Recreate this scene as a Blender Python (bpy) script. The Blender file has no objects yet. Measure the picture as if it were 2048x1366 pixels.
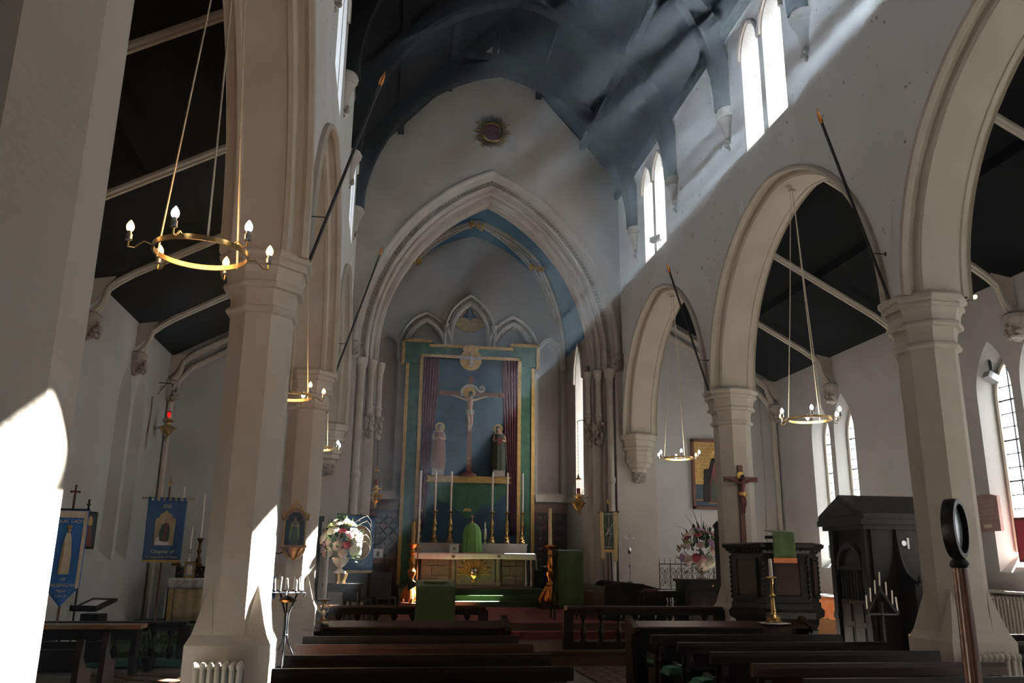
import bpy, bmesh, math, random
from math import sin, cos, pi, radians, sqrt, acos, atan2, hypot
from mathutils import Vector, Matrix
from mathutils.geometry import tessellate_polygon

random.seed(7)
SC = bpy.context.scene
COL = SC.collection

# ------------------------------------------------------------------ camera
cam_d = bpy.data.cameras.new('camera')
cam_d.sensor_width = 36.0
cam_d.lens = 36.0 * 1665.2 / 2048
cam_d.clip_start, cam_d.clip_end = 0.05, 200
cam = bpy.data.objects.new('camera', cam_d)
COL.objects.link(cam)
_yaw, _pitch, _roll = .1501, .2551, -.0116
_f = Vector((sin(_yaw)*cos(_pitch), cos(_yaw)*cos(_pitch), sin(_pitch)))
_r = Vector((cos(_yaw), -sin(_yaw), 0))
_d = _f.cross(_r)
_r2 = cos(_roll)*_r + sin(_roll)*_d
_d2 = -sin(_roll)*_r + cos(_roll)*_d
cam.matrix_world = Matrix(((_r2.x, -_d2.x, -_f.x, -2.21), (_r2.y, -_d2.y, -_f.y, 0.0), (_r2.z, -_d2.z, -_f.z, 1.47), (0, 0, 0, 1)))
SC.camera = cam

# ------------------------------------------------------------------ sky, sun, exposure
SKY = 3.9
SUN = 420.0
HAZE = .0034
SUN_TO = Vector((6.28, 2.89, 7.3)).normalized()
w = bpy.data.worlds.new('sky'); SC.world = w; w.use_nodes = True
bg = w.node_tree.nodes['Background']
bg.inputs[0].default_value = (.90, .95, 1.0, 1)
bg.inputs[1].default_value = SKY
sun_d = bpy.data.lights.new('sun', 'SUN'); sun_d.energy = SUN; sun_d.angle = radians(.62); sun_d.color = (1, .95, .86)
sun = bpy.data.objects.new('sun', sun_d); COL.objects.link(sun)
sun.rotation_euler = (-SUN_TO).to_track_quat('-Z', 'Y').to_euler()
sun.location = SUN_TO * 60

vs = SC.view_settings
vs.view_transform = 'Standard'; vs.look = 'None'; vs.gamma = 1.0; vs.use_curve_mapping = False
vs.exposure = 0.3
cy = SC.cycles
cy.use_denoising = True
try:
    cy.denoiser = 'OPENIMAGEDENOISE'
except Exception:
    pass
cy.max_bounces = 7; cy.diffuse_bounces = 4; cy.glossy_bounces = 3; cy.transmission_bounces = 4
cy.transparent_max_bounces = 8; cy.volume_bounces = 0
cy.caustics_reflective = False; cy.caustics_refractive = False
cy.sample_clamp_indirect = 6.0
cy.use_adaptive_sampling = True; cy.adaptive_threshold = .04


def portal(loc, w_, h_, into):
    d = bpy.data.lights.new('window_portal', 'AREA'); d.shape = 'RECTANGLE'; d.size = w_; d.size_y = h_
    d.cycles.is_portal = True
    o = bpy.data.objects.new('window_portal', d); COL.objects.link(o)
    o.location = loc
    o.rotation_euler = Vector(into).to_track_quat('-Z', 'Z' if abs(into[2]) < .5 else 'Y').to_euler()
    return o

# ------------------------------------------------------------------ materials
MATS = {}


def mat(name, col, rough=.6, metal=0.0, col2=None, scale=4.0, bump=0.0, bscale=None, spec=.4, stretch=None, mix=(.35, .65), detail=5, sheen=0, specks=None):
    m = bpy.data.materials.new(name); m.use_nodes = True
    nt = m.node_tree; b = nt.nodes['Principled BSDF']
    b.inputs['Base Color'].default_value = (*col, 1); b.inputs['Roughness'].default_value = rough
    b.inputs['Metallic'].default_value = metal; b.inputs['Specular IOR Level'].default_value = spec
    if sheen: b.inputs['Sheen Weight'].default_value = sheen
    tc = nt.nodes.new('ShaderNodeTexCoord'); mp = nt.nodes.new('ShaderNodeMapping')
    nt.links.new(tc.outputs['Object'], mp.inputs[0])
    if stretch: mp.inputs['Scale'].default_value = stretch
    if col2:
        n = nt.nodes.new('ShaderNodeTexNoise'); n.inputs['Scale'].default_value = scale; n.inputs['Detail'].default_value = detail
        nt.links.new(mp.outputs[0], n.inputs[0])
        r = nt.nodes.new('ShaderNodeValToRGB'); r.color_ramp.elements[0].position = mix[0]; r.color_ramp.elements[1].position = mix[1]
        r.color_ramp.elements[0].color = (*col, 1); r.color_ramp.elements[1].color = (*col2, 1)
        nt.links.new(n.outputs[0], r.inputs[0])
        out = r.outputs[0]
        if specks:
            v = nt.nodes.new('ShaderNodeTexNoise'); v.inputs['Scale'].default_value = specks[0]; v.inputs['Detail'].default_value = 3
            nt.links.new(mp.outputs[0], v.inputs[0])
            r2 = nt.nodes.new('ShaderNodeValToRGB'); r2.color_ramp.elements[0].position = specks[1]; r2.color_ramp.elements[1].position = specks[1] + .02
            r2.color_ramp.elements[0].color = (0, 0, 0, 1); r2.color_ramp.elements[1].color = (1, 1, 1, 1)
            nt.links.new(v.outputs[0], r2.inputs[0])
            mx = nt.nodes.new('ShaderNodeMix'); mx.data_type = 'RGBA'
            nt.links.new(r2.outputs[0], mx.inputs[0]); nt.links.new(out, mx.inputs[6]); mx.inputs[7].default_value = (*specks[2], 1)
            out = mx.outputs[2]
        nt.links.new(out, b.inputs['Base Color'])
    if bump:
        n2 = nt.nodes.new('ShaderNodeTexNoise'); n2.inputs['Scale'].default_value = bscale or scale * 6; n2.inputs['Detail'].default_value = 4
        nt.links.new(mp.outputs[0], n2.inputs[0])
        bp = nt.nodes.new('ShaderNodeBump'); bp.inputs['Strength'].default_value = bump; bp.inputs['Distance'].default_value = .02
        nt.links.new(n2.outputs[0], bp.inputs['Height']); nt.links.new(bp.outputs[0], b.inputs['Normal'])
    MATS[name] = m
    return m


def emis(name, col, strength):
    m = bpy.data.materials.new(name); m.use_nodes = True; nt = m.node_tree
    b = nt.nodes['Principled BSDF']; b.inputs['Base Color'].default_value = (*col, 1)
    b.inputs['Emission Color'].default_value = (*col, 1); b.inputs['Emission Strength'].default_value = strength
    m.cycles.emission_sampling = 'NONE' if 'bulb' in name else 'AUTO'
    MATS[name] = m
    return m


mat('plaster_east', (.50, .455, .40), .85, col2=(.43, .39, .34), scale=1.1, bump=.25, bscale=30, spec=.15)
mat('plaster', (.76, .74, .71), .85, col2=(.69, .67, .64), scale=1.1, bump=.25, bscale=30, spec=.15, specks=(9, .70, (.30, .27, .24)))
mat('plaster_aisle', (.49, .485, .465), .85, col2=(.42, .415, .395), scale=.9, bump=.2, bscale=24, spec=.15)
mat('stone', (.54, .48, .40), .8, col2=(.47, .415, .335), scale=2.0, bump=.15, bscale=40, spec=.2)
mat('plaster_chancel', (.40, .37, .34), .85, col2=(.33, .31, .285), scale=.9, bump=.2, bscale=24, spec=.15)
mat('stone_grey', (.50, .46, .40), .85, col2=(.42, .38, .33), scale=3.0, bump=.25, bscale=40, spec=.2)
mat('stone_carved', (.40, .36, .31), .9, col2=(.30, .27, .23), scale=14, bump=.5, bscale=60, spec=.2)
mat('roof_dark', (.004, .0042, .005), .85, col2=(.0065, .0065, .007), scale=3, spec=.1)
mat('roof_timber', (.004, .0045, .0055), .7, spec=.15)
mat('vault_blue', (.018, .090, .17), .7, col2=(.025, .11, .20), scale=3, spec=.2)
mat('floor_stone', (.20, .185, .17), .6, col2=(.15, .14, .125), scale=3, bump=.1, spec=.3)
mat('floor_wood', (.10, .052, .028), .45, col2=(.065, .032, .018), scale=5, stretch=(1, 8, 1), bump=.15, spec=.4)
mat('dark_wood', (.012, .005, .003), .40, col2=(.007, .003, .002), scale=6, stretch=(1, 6, 6), bump=.12, spec=.2)
mat('red_wood', (.035, .010, .005), .38, col2=(.018, .006, .003), scale=6, stretch=(1, 6, 6), bump=.12, spec=.25)
mat('black_wood', (.006, .0045, .004), .42, col2=(.010, .007, .0055), scale=8, bump=.15, spec=.2)
mat('altar_stone', (.24, .195, .14), .85, col2=(.18, .145, .10), scale=5, bump=.3, bscale=50, spec=.15)
mat('altar_stone_pale', (.29, .24, .17), .85, col2=(.22, .18, .125), scale=5, bump=.3, bscale=50, spec=.15)
mat('staff_wood', (.12, .045, .018), .3, col2=(.07, .025, .01), scale=9, stretch=(4, 4, .6), spec=.4)
mat('oak', (.26, .12, .045), .4, col2=(.18, .08, .03), scale=7, stretch=(1, 6, 6), bump=.1, spec=.4)
mat('gold', (.72, .46, .13), .32, 1.0, col2=(.55, .32, .08), scale=9, bump=.25, bscale=30)
mat('brass', (.62, .42, .17), .28, 1.0, col2=(.45, .28, .10), scale=12)
mat('dark_gilt', (.16, .085, .03), .45, .8, col2=(.09, .05, .02), scale=14, bump=.3, bscale=40)
mat('gilt_copper', (.60, .24, .05), .30, 1.0, col2=(.40, .14, .03), scale=14, bump=.3, bscale=40)
mat('silver', (.72, .70, .66), .25, 1.0)
mat('steel', (.42, .42, .43), .35, 1.0)
mat('iron', (.007, .007, .008), .6, .0, spec=.3)
mat('gold_paint', (.50, .32, .10), .5, .3, col2=(.38, .23, .07), scale=12, bump=.2)
mat('green_cloth', (.052, .082, .012), .9, col2=(.042, .066, .010), scale=20, bump=.2, sheen=.2)
mat('green_silk', (.16, .33, .07), .6, col2=(.12, .27, .05), scale=8, stretch=(6, 6, 1), bump=.2, sheen=.2)
mat('green_carpet', (.036, .060, .022), .95, col2=(.028, .048, .018), scale=40, bump=.3)
mat('green_kneeler', (.02, .11, .07), .9, col2=(.015, .08, .05), scale=30, bump=.2)
mat('red_carpet', (.20, .035, .03), .95, col2=(.11, .022, .022), scale=7, bump=.3, detail=8)
mat('white_cloth', (.80, .79, .76), .9, col2=(.72, .70, .68), scale=10, bump=.25)
mat('lace', (.62, .60, .56), .9, col2=(.34, .32, .29), scale=46, bump=.4, mix=(.45, .55))
mat('wax', (.86, .82, .72), .5, spec=.4)
mat('wax_cream', (.84, .66, .42), .5, spec=.4)
mat('blue_banner', (.035, .10, .26), .9, col2=(.028, .08, .21), scale=9, stretch=(5, 5, .6), bump=.15)
mat('blue_bright', (.035, .18, .52), .9, col2=(.03, .14, .43), scale=9, stretch=(5, 5, .6), bump=.15)
mat('cream_cloth', (.72, .66, .52), .9, col2=(.62, .54, .38), scale=20, bump=.2)
mat('tan_cloth', (.46, .34, .17), .9, col2=(.38, .27, .12), scale=16, bump=.2)
mat('purple_curtain', (.11, .026, .036), .85, col2=(.07, .016, .024), scale=5, bump=.2)
mat('painting_blue', (.008, .022, .040), .7, col2=(.014, .050, .078), scale=2.2, detail=7)
mat('painting_green', (.012, .050, .027), .6, col2=(.026, .092, .05), scale=4)
mat('painting_dark', (.022, .040, .060), .7, col2=(.04, .06, .07), scale=2.5)
mat('flesh', (.42, .26, .17), .6, col2=(.34, .2, .13), scale=8)
mat('painted_red', (.15, .035, .03), .6, col2=(.11, .025, .02), scale=8)
mat('robe_green', (.050, .062, .040), .8, col2=(.035, .045, .03), scale=9)
mat('robe_grey', (.13, .16, .17), .8, col2=(.10, .12, .13), scale=9)
mat('robe_rose', (.20, .10, .08), .8)
mat('cross_wood', (.13, .045, .022), .5, col2=(.09, .03, .016), scale=9, stretch=(3, 3, .5))
mat('radiator', (.64, .60, .50), .45, spec=.5)
mat('white_paint', (.78, .78, .76), .5)
mat('paper', (.80, .82, .88), .8)
mat('pink_stone', (.34, .22, .20), .7, col2=(.28, .17, .16), scale=10)
mat('tile_dark', (.045, .042, .045), .35, col2=(.06, .05, .05), scale=9)
mat('tile_red', (.13, .045, .045), .35, col2=(.10, .035, .035), scale=9)
mat('tile_pale', (.30, .29, .28), .4)
mat('frieze', (.20, .11, .09), .6, col2=(.13, .07, .06), scale=24)
mat('black', (.006, .006, .007), .45)
mat('speaker_white', (.75, .75, .74), .4)
mat('pot', (.62, .48, .33), .5, col2=(.74, .70, .64), scale=6)
mat('leaf', (.040, .095, .022), .6, col2=(.065, .12, .03), scale=20)
mat('leaf_dark', (.018, .045, .018), .6)
mat('leaf_lime', (.28, .36, .06), .6)
mat('petal_white', (.84, .78, .66), .7, col2=(.80, .68, .52), scale=30)
mat('petal_pink', (.72, .30, .36), .7, col2=(.80, .50, .50), scale=30)
mat('petal_blush', (.80, .55, .46), .7, col2=(.84, .68, .58), scale=30)
mat('petal_red', (.40, .05, .07), .7)
mat('petal_lilac', (.50, .30, .52), .7)
mat('twig', (.07, .045, .03), .8)
mat('mirror_glass', (.42, .44, .46), .3, .6)
mat('orange_cloth', (.50, .16, .05), .85, col2=(.42, .12, .04), scale=8)
mat('bulb_socket', (.30, .29, .28), .35, .9)
emis('bulb_warm', (1.0, .60, .26), 3.6)
emis('bulb_cool', (.80, .92, 1.0), 8)
emis('lamp_flame', (1.0, .18, .06), 6)


def glass_mat(name, tint, trans=.8):
    m = bpy.data.materials.new(name); m.use_nodes = True; nt = m.node_tree
    for n in list(nt.nodes): nt.nodes.remove(n)
    o = nt.nodes.new('ShaderNodeOutputMaterial'); t = nt.nodes.new('ShaderNodeBsdfTransparent'); t.inputs[0].default_value = (*tint, 1)
    d = nt.nodes.new('ShaderNodeBsdfTranslucent'); d.inputs[0].default_value = (*tint, 1)
    x = nt.nodes.new('ShaderNodeMixShader'); x.inputs[0].default_value = 1 - trans
    nt.links.new(t.outputs[0], x.inputs[1]); nt.links.new(d.outputs[0], x.inputs[2]); nt.links.new(x.outputs[0], o.inputs[0])
    MATS[name] = m
    return m


glass_mat('window_glass', (.93, .96, 1.0), .98)
g_ = mat('red_glass', (.45, .01, .03), .15)
g_.node_tree.nodes['Principled BSDF'].inputs['Transmission Weight'].default_value = .6

# ------------------------------------------------------------------ mesh helpers
class MB:
    def __init__(s):
        s.v = []; s.f = []

    def add(s, vs_, fs):
        n = len(s.v)
        s.v += [tuple(p) for p in vs_]
        s.f += [tuple(i + n for i in f) for f in fs]
        return s

    def box(s, x0, x1, y0, y1, z0, z1):
        return s.add([(x0, y0, z0), (x1, y0, z0), (x1, y1, z0), (x0, y1, z0), (x0, y0, z1), (x1, y0, z1), (x1, y1, z1), (x0, y1, z1)],
                     [(0, 3, 2, 1), (4, 5, 6, 7), (0, 1, 5, 4), (1, 2, 6, 5), (2, 3, 7, 6), (3, 0, 4, 7)])

    def prism(s, pts, axis, a, b):
        n = len(pts)
        mk = {'x': lambda p, t: (t, p[0], p[1]), 'y': lambda p, t: (p[0], t, p[1]), 'z': lambda p, t: (p[0], p[1], t)}[axis]
        return s.add([mk(p, a) for p in pts] + [mk(p, b) for p in pts],
                     [tuple(range(n - 1, -1, -1)), tuple(range(n, 2 * n))] + [(i, (i + 1) % n, n + (i + 1) % n, n + i) for i in range(n)])

    def lathe(s, prof, n=16, c=(0, 0, 0), rot=0.0, sx=1, sy=1, cap=True, half=None):
        vs_ = []
        for r, z in prof:
            for k in range(n):
                a = rot + 2 * pi * k / n
                vs_.append((c[0] + r * cos(a) * sx, c[1] + r * sin(a) * sy, c[2] + z))
        fs = []
        for j in range(len(prof) - 1):
            for k in range(n):
                fs.append((j * n + k, j * n + (k + 1) % n, (j + 1) * n + (k + 1) % n, (j + 1) * n + k))
        if cap:
            fs.append(tuple(range(n - 1, -1, -1))); m = (len(prof) - 1) * n; fs.append(tuple(range(m, m + n)))
        return s.add(vs_, fs)

    def octo(s, prof, c=(0, 0, 0)):          # prof: (half width across flats, z)
        return s.lathe([(r / cos(pi / 8), z) for r, z in prof], 8, c, pi / 8)

    def tube(s, pts, r, n=6, closed=False):
        pts = [Vector(p) for p in pts]
        m = len(pts)
        rs = r if isinstance(r, (list, tuple)) else [r] * m
        vs_ = []; up = None
        for i, p in enumerate(pts):
            if closed:
                t = pts[(i + 1) % m] - pts[i - 1]
            else:
                t = pts[min(i + 1, m - 1)] - pts[max(i - 1, 0)]
            t.normalize()
            if up is None:
                up = Vector((0, 0, 1)) if abs(t.z) < .9 else Vector((1, 0, 0))
            a = t.cross(up)
            if a.length < 1e-5: a = t.orthogonal()
            a.normalize(); b = a.cross(t); up = b
            for k in range(n):
                q = 2 * pi * (k + .5) / n
                vs_.append(p + (a * cos(q) + b * sin(q)) * rs[i])
        fs = []
        for i in range(m if closed else m - 1):
            for k in range(n):
                j = (i + 1) % m
                fs.append((i * n + k, i * n + (k + 1) % n, j * n + (k + 1) % n, j * n + k))
        if not closed:
            fs.append(tuple(range(n - 1, -1, -1))); fs.append(tuple(range((m - 1) * n, m * n)))
        return s.add(vs_, fs)

    def ball(s, c, r, n=10, m=6):
        r = r if isinstance(r, (list, tuple)) else (r, r, r)
        prof = [(max(sin(pi * j / m), 1e-3), -cos(pi * j / m)) for j in range(m + 1)]
        vs_ = []
        for rr, z in prof:
            for k in range(n):
                a = 2 * pi * k / n
                vs_.append((c[0] + r[0] * rr * cos(a), c[1] + r[1] * rr * sin(a), c[2] + r[2] * z))
        fs = [(j * n + k, j * n + (k + 1) % n, (j + 1) * n + (k + 1) % n, (j + 1) * n + k) for j in range(m) for k in range(n)]
        return s.add(vs_, fs)

    def grid(s, fn, nu, nv):
        vs_ = [fn(i / nu, j / nv) for j in range(nv + 1) for i in range(nu + 1)]
        fs = [(j * (nu + 1) + i, j * (nu + 1) + i + 1, (j + 1) * (nu + 1) + i + 1, (j + 1) * (nu + 1) + i) for j in range(nv) for i in range(nu)]
        return s.add(vs_, fs)

    def xf(s, M_, start=0):
        s.v = s.v[:start] + [tuple(M_ @ Vector(p)) for p in s.v[start:]]
        return s

    def mesh(s, name, m, smooth=False, sharp=35):
        me = bpy.data.meshes.new(name)
        me.from_pydata(s.v, [], s.f)
        bm = bmesh.new(); bm.from_mesh(me)
        bmesh.ops.recalc_face_normals(bm, faces=bm.faces)
        bm.to_mesh(me); bm.free()
        if smooth:
            me.shade_smooth(); me.set_sharp_from_angle(angle=radians(sharp))
        me.materials.append(MATS[m])
        return me

    def build(s, name, m, parent=None, smooth=False, loc=None, rz=0, sharp=35):
        o = bpy.data.objects.new(name, s.mesh(name, m, smooth, sharp))
        COL.objects.link(o)
        if parent: o.parent = parent
        if loc: o.location = loc
        if rz: o.rotation_euler[2] = rz
        return o


def tag(o, label=None, cat=None, group=None, kind=None):
    if label: o['label'] = label
    if cat: o['category'] = cat
    if group: o['group'] = group
    if kind: o['kind'] = kind
    return o


def thing(name, label, cat, loc=(0, 0, 0), rz=0.0, group=None, kind=None):
    o = bpy.data.objects.new(name, None); COL.objects.link(o)
    o.empty_display_size = .1
    o.location = loc; o.rotation_euler[2] = rz
    return tag(o, label, cat, group, kind)


def copy_tree(o, loc=None, rz=None, label=None, parent=None):
    c = o.copy(); COL.objects.link(c); c.parent = parent
    if loc is not None: c.location = loc
    if rz is not None: c.rotation_euler[2] = rz
    if label: c['label'] = label
    for ch in list(o.children): copy_tree(ch, parent=c)
    return c


def share(me, name, parent, loc=(0, 0, 0), rot=(0, 0, 0), sc=(1, 1, 1)):
    o = bpy.data.objects.new(name, me); COL.objects.link(o); o.parent = parent
    o.location = loc; o.rotation_euler = rot; o.scale = sc
    return o


def solid(o, t):
    md = o.modifiers.new('thickness', 'SOLIDIFY'); md.thickness = t; md.offset = 0
    return o


def arc(R, e, n=14, legs=0.0):
    """two-centred pointed arch about 0: list of (u, v), left spring to right spring; centre of the right arc at u=-e"""
    t = acos(max(-1, min(1, e / R)))
    right = [(-e + R * cos(t * k / n), R * sin(t * k / n)) for k in range(n + 1)]
    left = [(-u, v) for u, v in right]
    pts = left + right[::-1][1:]
    if legs: pts = [(pts[0][0], -legs)] + pts + [(pts[-1][0], -legs)]
    return pts


def arch_sweep(mb, prof, R, e, mp, n=14, legs=0.0, close=False):
    """prof: (offset outward, depth); mp(u, v, depth) -> point"""
    m = len(arc(R, e, n, legs)); base = []
    for o, d in prof: base.append([mp(u, v, d) for u, v in arc(R + o, e, n, legs)])
    vs_ = [p for row in base for p in row]
    fs = []
    k = len(prof)
    for j in range(k if close else k - 1):
        a, b = j * m, ((j + 1) % k) * m
        for i in range(m - 1): fs.append((a + i, a + i + 1, b + i + 1, b + i))
    if close:
        fs.append(tuple(j * m for j in range(k))); fs.append(tuple(j * m + m - 1 for j in range(k)))
    return mb.add(vs_, fs)


def wall(mb, outer, holes, d0, d1, mp):
    """plate with holes; holes: (loop at d0, loop at d1)"""
    for side, d in ((0, d0), (1, d1)):
        loops = [outer] + [h[side] for h in holes]
        flat = [p for l in loops for p in l]
        tri = tessellate_polygon([[Vector((p[0], p[1], 0)) for p in l] for l in loops])
        mb.add([mp(p[0], p[1], d) for p in flat], [tuple(t) for t in tri])
    for a, b in [(outer, outer)] + list(holes):
        n = len(a)
        mb.add([mp(p[0], p[1], d0) for p in a] + [mp(p[0], p[1], d1) for p in b], [(i, (i + 1) % n, n + (i + 1) % n, n + i) for i in range(n)])
    return mb


def lancet(c, hw, z0, zs, R=None, n=8):
    """closed loop of a lancet opening centred on c"""
    R = R or hw * 1.7
    e = R - hw
    return [(c + hw, z0), (c - hw, z0)][::-1] + [(c + u, zs + v) for u, v in arc(R, e, n)][::-1]

# ================================================================== THE BUILDING
PIERS = [12.87, 7.77, 2.51, -2.43]
BAYS = [15.42, 10.32, 5.07, .12, -4.98]
YE, YW = 18.04, -7.6
sides = (('right', 1), ('left', -1))


def struct(name, label, cat='wall'):
    return thing(name, label, cat, kind='structure')


def S(o, label, cat='wall'):
    return tag(o, label, cat, kind='structure')


# ---- floors
fl = struct('floor', 'worn stone and timber floor of the nave and aisles', 'floor')
MB().box(-6.9, 6.9, YW, 18.1, -.2, -.02).build('slab', 'floor_stone', fl)
pl = MB().box(-.075, .075, -.45, .45, -.02, .0).mesh('plank', 'floor_wood')
ps = MB().box(-.29, .29, -.43, .43, -.02, .0).mesh('paving_stone', 'floor_stone')
for i in range(16):                                   # boards along the wall side of the aisle, stone slabs down the middle
    for j in range(4):
        share(pl, 'plank', fl, (.62 + .16 * j - .0, 4.9 + .5 * i * .92 + .2 * (j % 2), 0), (0, 0, radians(0)), (1, .48, 1))
for i in range(9):
    share(ps, 'paving_stone', fl, (-.25, 4.6 + .88 * i, 0)); share(ps, 'paving_stone', fl, (.24, 4.6 + .88 * i + .3, 0), (0, 0, 0), (.62, 1, 1))
for i in range(12):                                   # diagonal boards of the north aisle
    for j in range(3):
        share(pl, 'plank', fl, (-4.25 - .62 * j, 7.2 + .42 * i, 0), (0, 0, radians(62)), (1.4, .75, 1))
st = struct('step_chancel', 'timber and red carpeted steps rising to the chancel', 'step')
MB().box(-3.05, 3.05, 12.5, 14.31, -.02, .17).build('platform', 'floor_wood', st)
MB().box(-3.05, 3.05, 12.46, 12.62, .16, .19).build('nosing', 'floor_wood', st)
MB().box(-3.05, 3.05, 12.62, 14.32, .165, .185).build('deck', 'floor_wood', st)
MB().box(-3.05, 3.05, 14.31, 14.66, .0, .30).build('tread', 'red_carpet', st)
MB().box(-3.9, 3.9, 14.62, 22.6, .0, .41).build('tread', 'floor_wood', st)
cp = MB().box(-1.95, 1.95, 14.64, 19.4, .41, .422).build('red_carpet', 'red_carpet')
tag(cp, 'worn red patterned carpet covering the chancel floor', 'carpet')
sa = struct('step_altar', 'three green carpeted steps leading up to the high altar', 'step')
for y, z in ((19.3, .53), (19.7, .65), (20.0, .77)):
    MB().box(-1.75, 1.75, y, 22.4, .405, z).build('tread', 'green_carpet', sa)

# ---- arcades and clerestory
ARP = [(.13, 3.09), (.13, 3.03), (.10, 3.0), (.065, 3.012), (.055, 3.06), (.085, 3.10), (.085, 3.155), (.03, 3.165), (0, 3.19), (0, 3.235),
       (.014, 3.245), (.014, 3.63), (0, 3.64), (0, 3.685), (.035, 3.715), (.085, 3.72), (.085, 3.775), (.055, 3.79), (.13, 3.80)]
for sn, sg in sides:
    W = struct('wall_' + sn, 'white plastered arcade and clerestory wall on the %s of the nave' % ('window' if sg > 0 else 'banner') + ' side')
    mp = (lambda s_: (lambda u, v, d: (s_ * d, u, v)))(sg)
    outer = [(YW, 4.17)]
    for c in BAYS[::-1]:
        outer += [(c + u, 4.15 + max(v, .02)) for u, v in arc(2.64, .2, 14)]
    outer += [(YE, 4.17), (YE, 7.3), (YW, 7.3)]
    wall(MB(), outer, [], 3.08, 3.80, mp).build('arcade_wall', 'plaster', W)
    holes = []
    for c in BAYS[:4]:
        for s in (-.37, .37):
            holes.append((lancet(c + s, .30, 7.57, 9.15, .51), lancet(c + s, .225, 7.80, 9.12, .40) if sg > 0 else lancet(c + s, .30, 7.57, 9.15, .51)))  # shaded-side openings widened to let more skylight onto the facing wall
    wall(MB(), [(YW, 7.3), (YE, 7.3), (YE, 10.02), (YW, 10.02)], holes, 3.08, 3.45, mp).build('clerestory_wall', 'plaster', W)
    for c in BAYS:
        m = MB(); arch_sweep(m, ARP, 2.55, .2, lambda u, v, d: (sg * d, c + u, 4.15 + v), 16)
        m.build('arch_moulding', 'stone', W, True, sharp=28)
        for s in (-.37, .37):
            m = MB(); arch_sweep(m, [(.02, 3.09), (.02, 3.04), (.05, 3.02), (.075, 3.04), (.085, 3.09)], .51, .21, lambda u, v, d: (sg * d, c + s + u, 9.15 + v), 8, close=True)
            m.build('hood_mould', 'stone_grey', W, True)

nwin = 0


def glazing(W, loop, mp, d, bars=(), bar_pts=None):
    m = MB(); n = len(loop)
    m.add([mp(u, v, d) for u, v in loop] + [mp(u, v, d + .008) for u, v in loop],
          [tuple(range(n)), tuple(range(n, 2 * n))] + [(i, (i + 1) % n, n + (i + 1) % n, n + i) for i in range(n)])
    return m.build('pane', 'window_glass', W)


for sn, sg in sides:
    for c in BAYS[:4]:
        nwin += 1
        W = struct('window_%d' % nwin, 'pair of clerestory lancets high on the %s side, %s' % ('sunny' if sg > 0 else 'shaded',
                   {15.42: 'next to the chancel arch', 10.32: 'second bay from the chancel arch', 5.07: 'third bay from the chancel arch', .12: 'fourth bay from the chancel arch', -4.98: 'by the west wall'}[c]), 'window')
        mp = (lambda s_: (lambda u, v, d: (s_ * d, u, v)))(sg)
        for s in (-.37, .37):
            glazing(W, lancet(c + s, .235, 7.79, 9.12, .42) if sg > 0 else lancet(c + s, .30, 7.57, 9.15, .51), mp, 3.43)
        m = MB()
        for s in (-.37, .37):
            for z in [7.93 + .26 * q for q in range(7)]:
                a, b = mp(c + s - .23, z, 3.405), mp(c + s + .23, z, 3.405)
                m.tube([a, b], .044 if sg > 0 else .012, 4)  # thickened on the sunny side to cut the beams into streaks
        m.build('saddle_bar', 'iron', W)
        portal((sg * 3.47, c, 8.65), 1.4, 2.0, (-sg, 0, 0))

pt = [(11.02, 6.42), (11.10, 6.52), (11.06, 6.60), (11.14, 6.66), (11.20, 6.58), (11.28, 6.60), (11.24, 6.50), (11.30, 6.42), (11.18, 6.44), (11.12, 6.36)]
MB().prism([(a + .12, b + .24) for a, b in pt], 'x', 3.068, 3.078).build('peeling_paint', 'white_paint', bpy.data.objects['wall_right'])

# ---- piers
def pier(sg, y, label):
    P = thing('pillar', label, 'pillar', (sg * 3.40, y, 0), kind='structure')
    h = .335
    MB().box(-h, h, -h, h, -.02, .76).build('pedestal', 'stone', P)
    m = MB(); hs = .295
    m.add([(-h, -h, .76), (h, -h, .76), (h, h, .76), (-h, h, .76), (-hs, -hs, .84), (hs, -hs, .84), (hs, hs, .84), (-hs, hs, .84)],
          [(0, 1, 5, 4), (1, 2, 6, 5), (2, 3, 7, 6), (3, 0, 4, 7), (4, 5, 6, 7)])
    m.build('chamfer', 'stone', P)
    m = MB(); t = .272; q = t * math.tan(pi / 8)
    for sx in (-1, 1):
        for sy in (-1, 1):
            A = (sx * hs, sy * hs, .84); B = (sx * hs, sy * q * 1.08, .84); D = (sx * q * 1.08, sy * hs, .84)
            mid = (sx * (t + q) / 2, sy * (t + q) / 2, 1.24)
            B2 = (sx * t, sy * q, 1.02); D2 = (sx * q, sy * t, 1.02)
            i0 = (sx * q, sy * q, .84)
            m.add([A, B, D, mid, i0], [(0, 1, 3), (0, 3, 2), (0, 2, 4, 1)])
    m.build('broach', 'stone', P)
    MB().octo([(.30, .838), (.29, .90), (t, 1.06), (t, 3.66)]).build('shaft', 'stone', P)
    MB().octo([(t, 3.60), (.30, 3.61), (.318, 3.635), (.312, 3.66), (.285, 3.68), (.28, 3.72), (.285, 3.78), (.30, 3.83), (.345, 3.835), (.355, 3.86), (.35, 3.885),
               (.325, 3.90), (.335, 3.97), (.355, 4.03), (.38, 4.035), (.385, 4.07), (.375, 4.085), (.375, 4.10), (.405, 4.115), (.412, 4.15), (.40, 4.175), (.375, 4.19)]).build('capital', 'stone', P)
    return P


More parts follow.
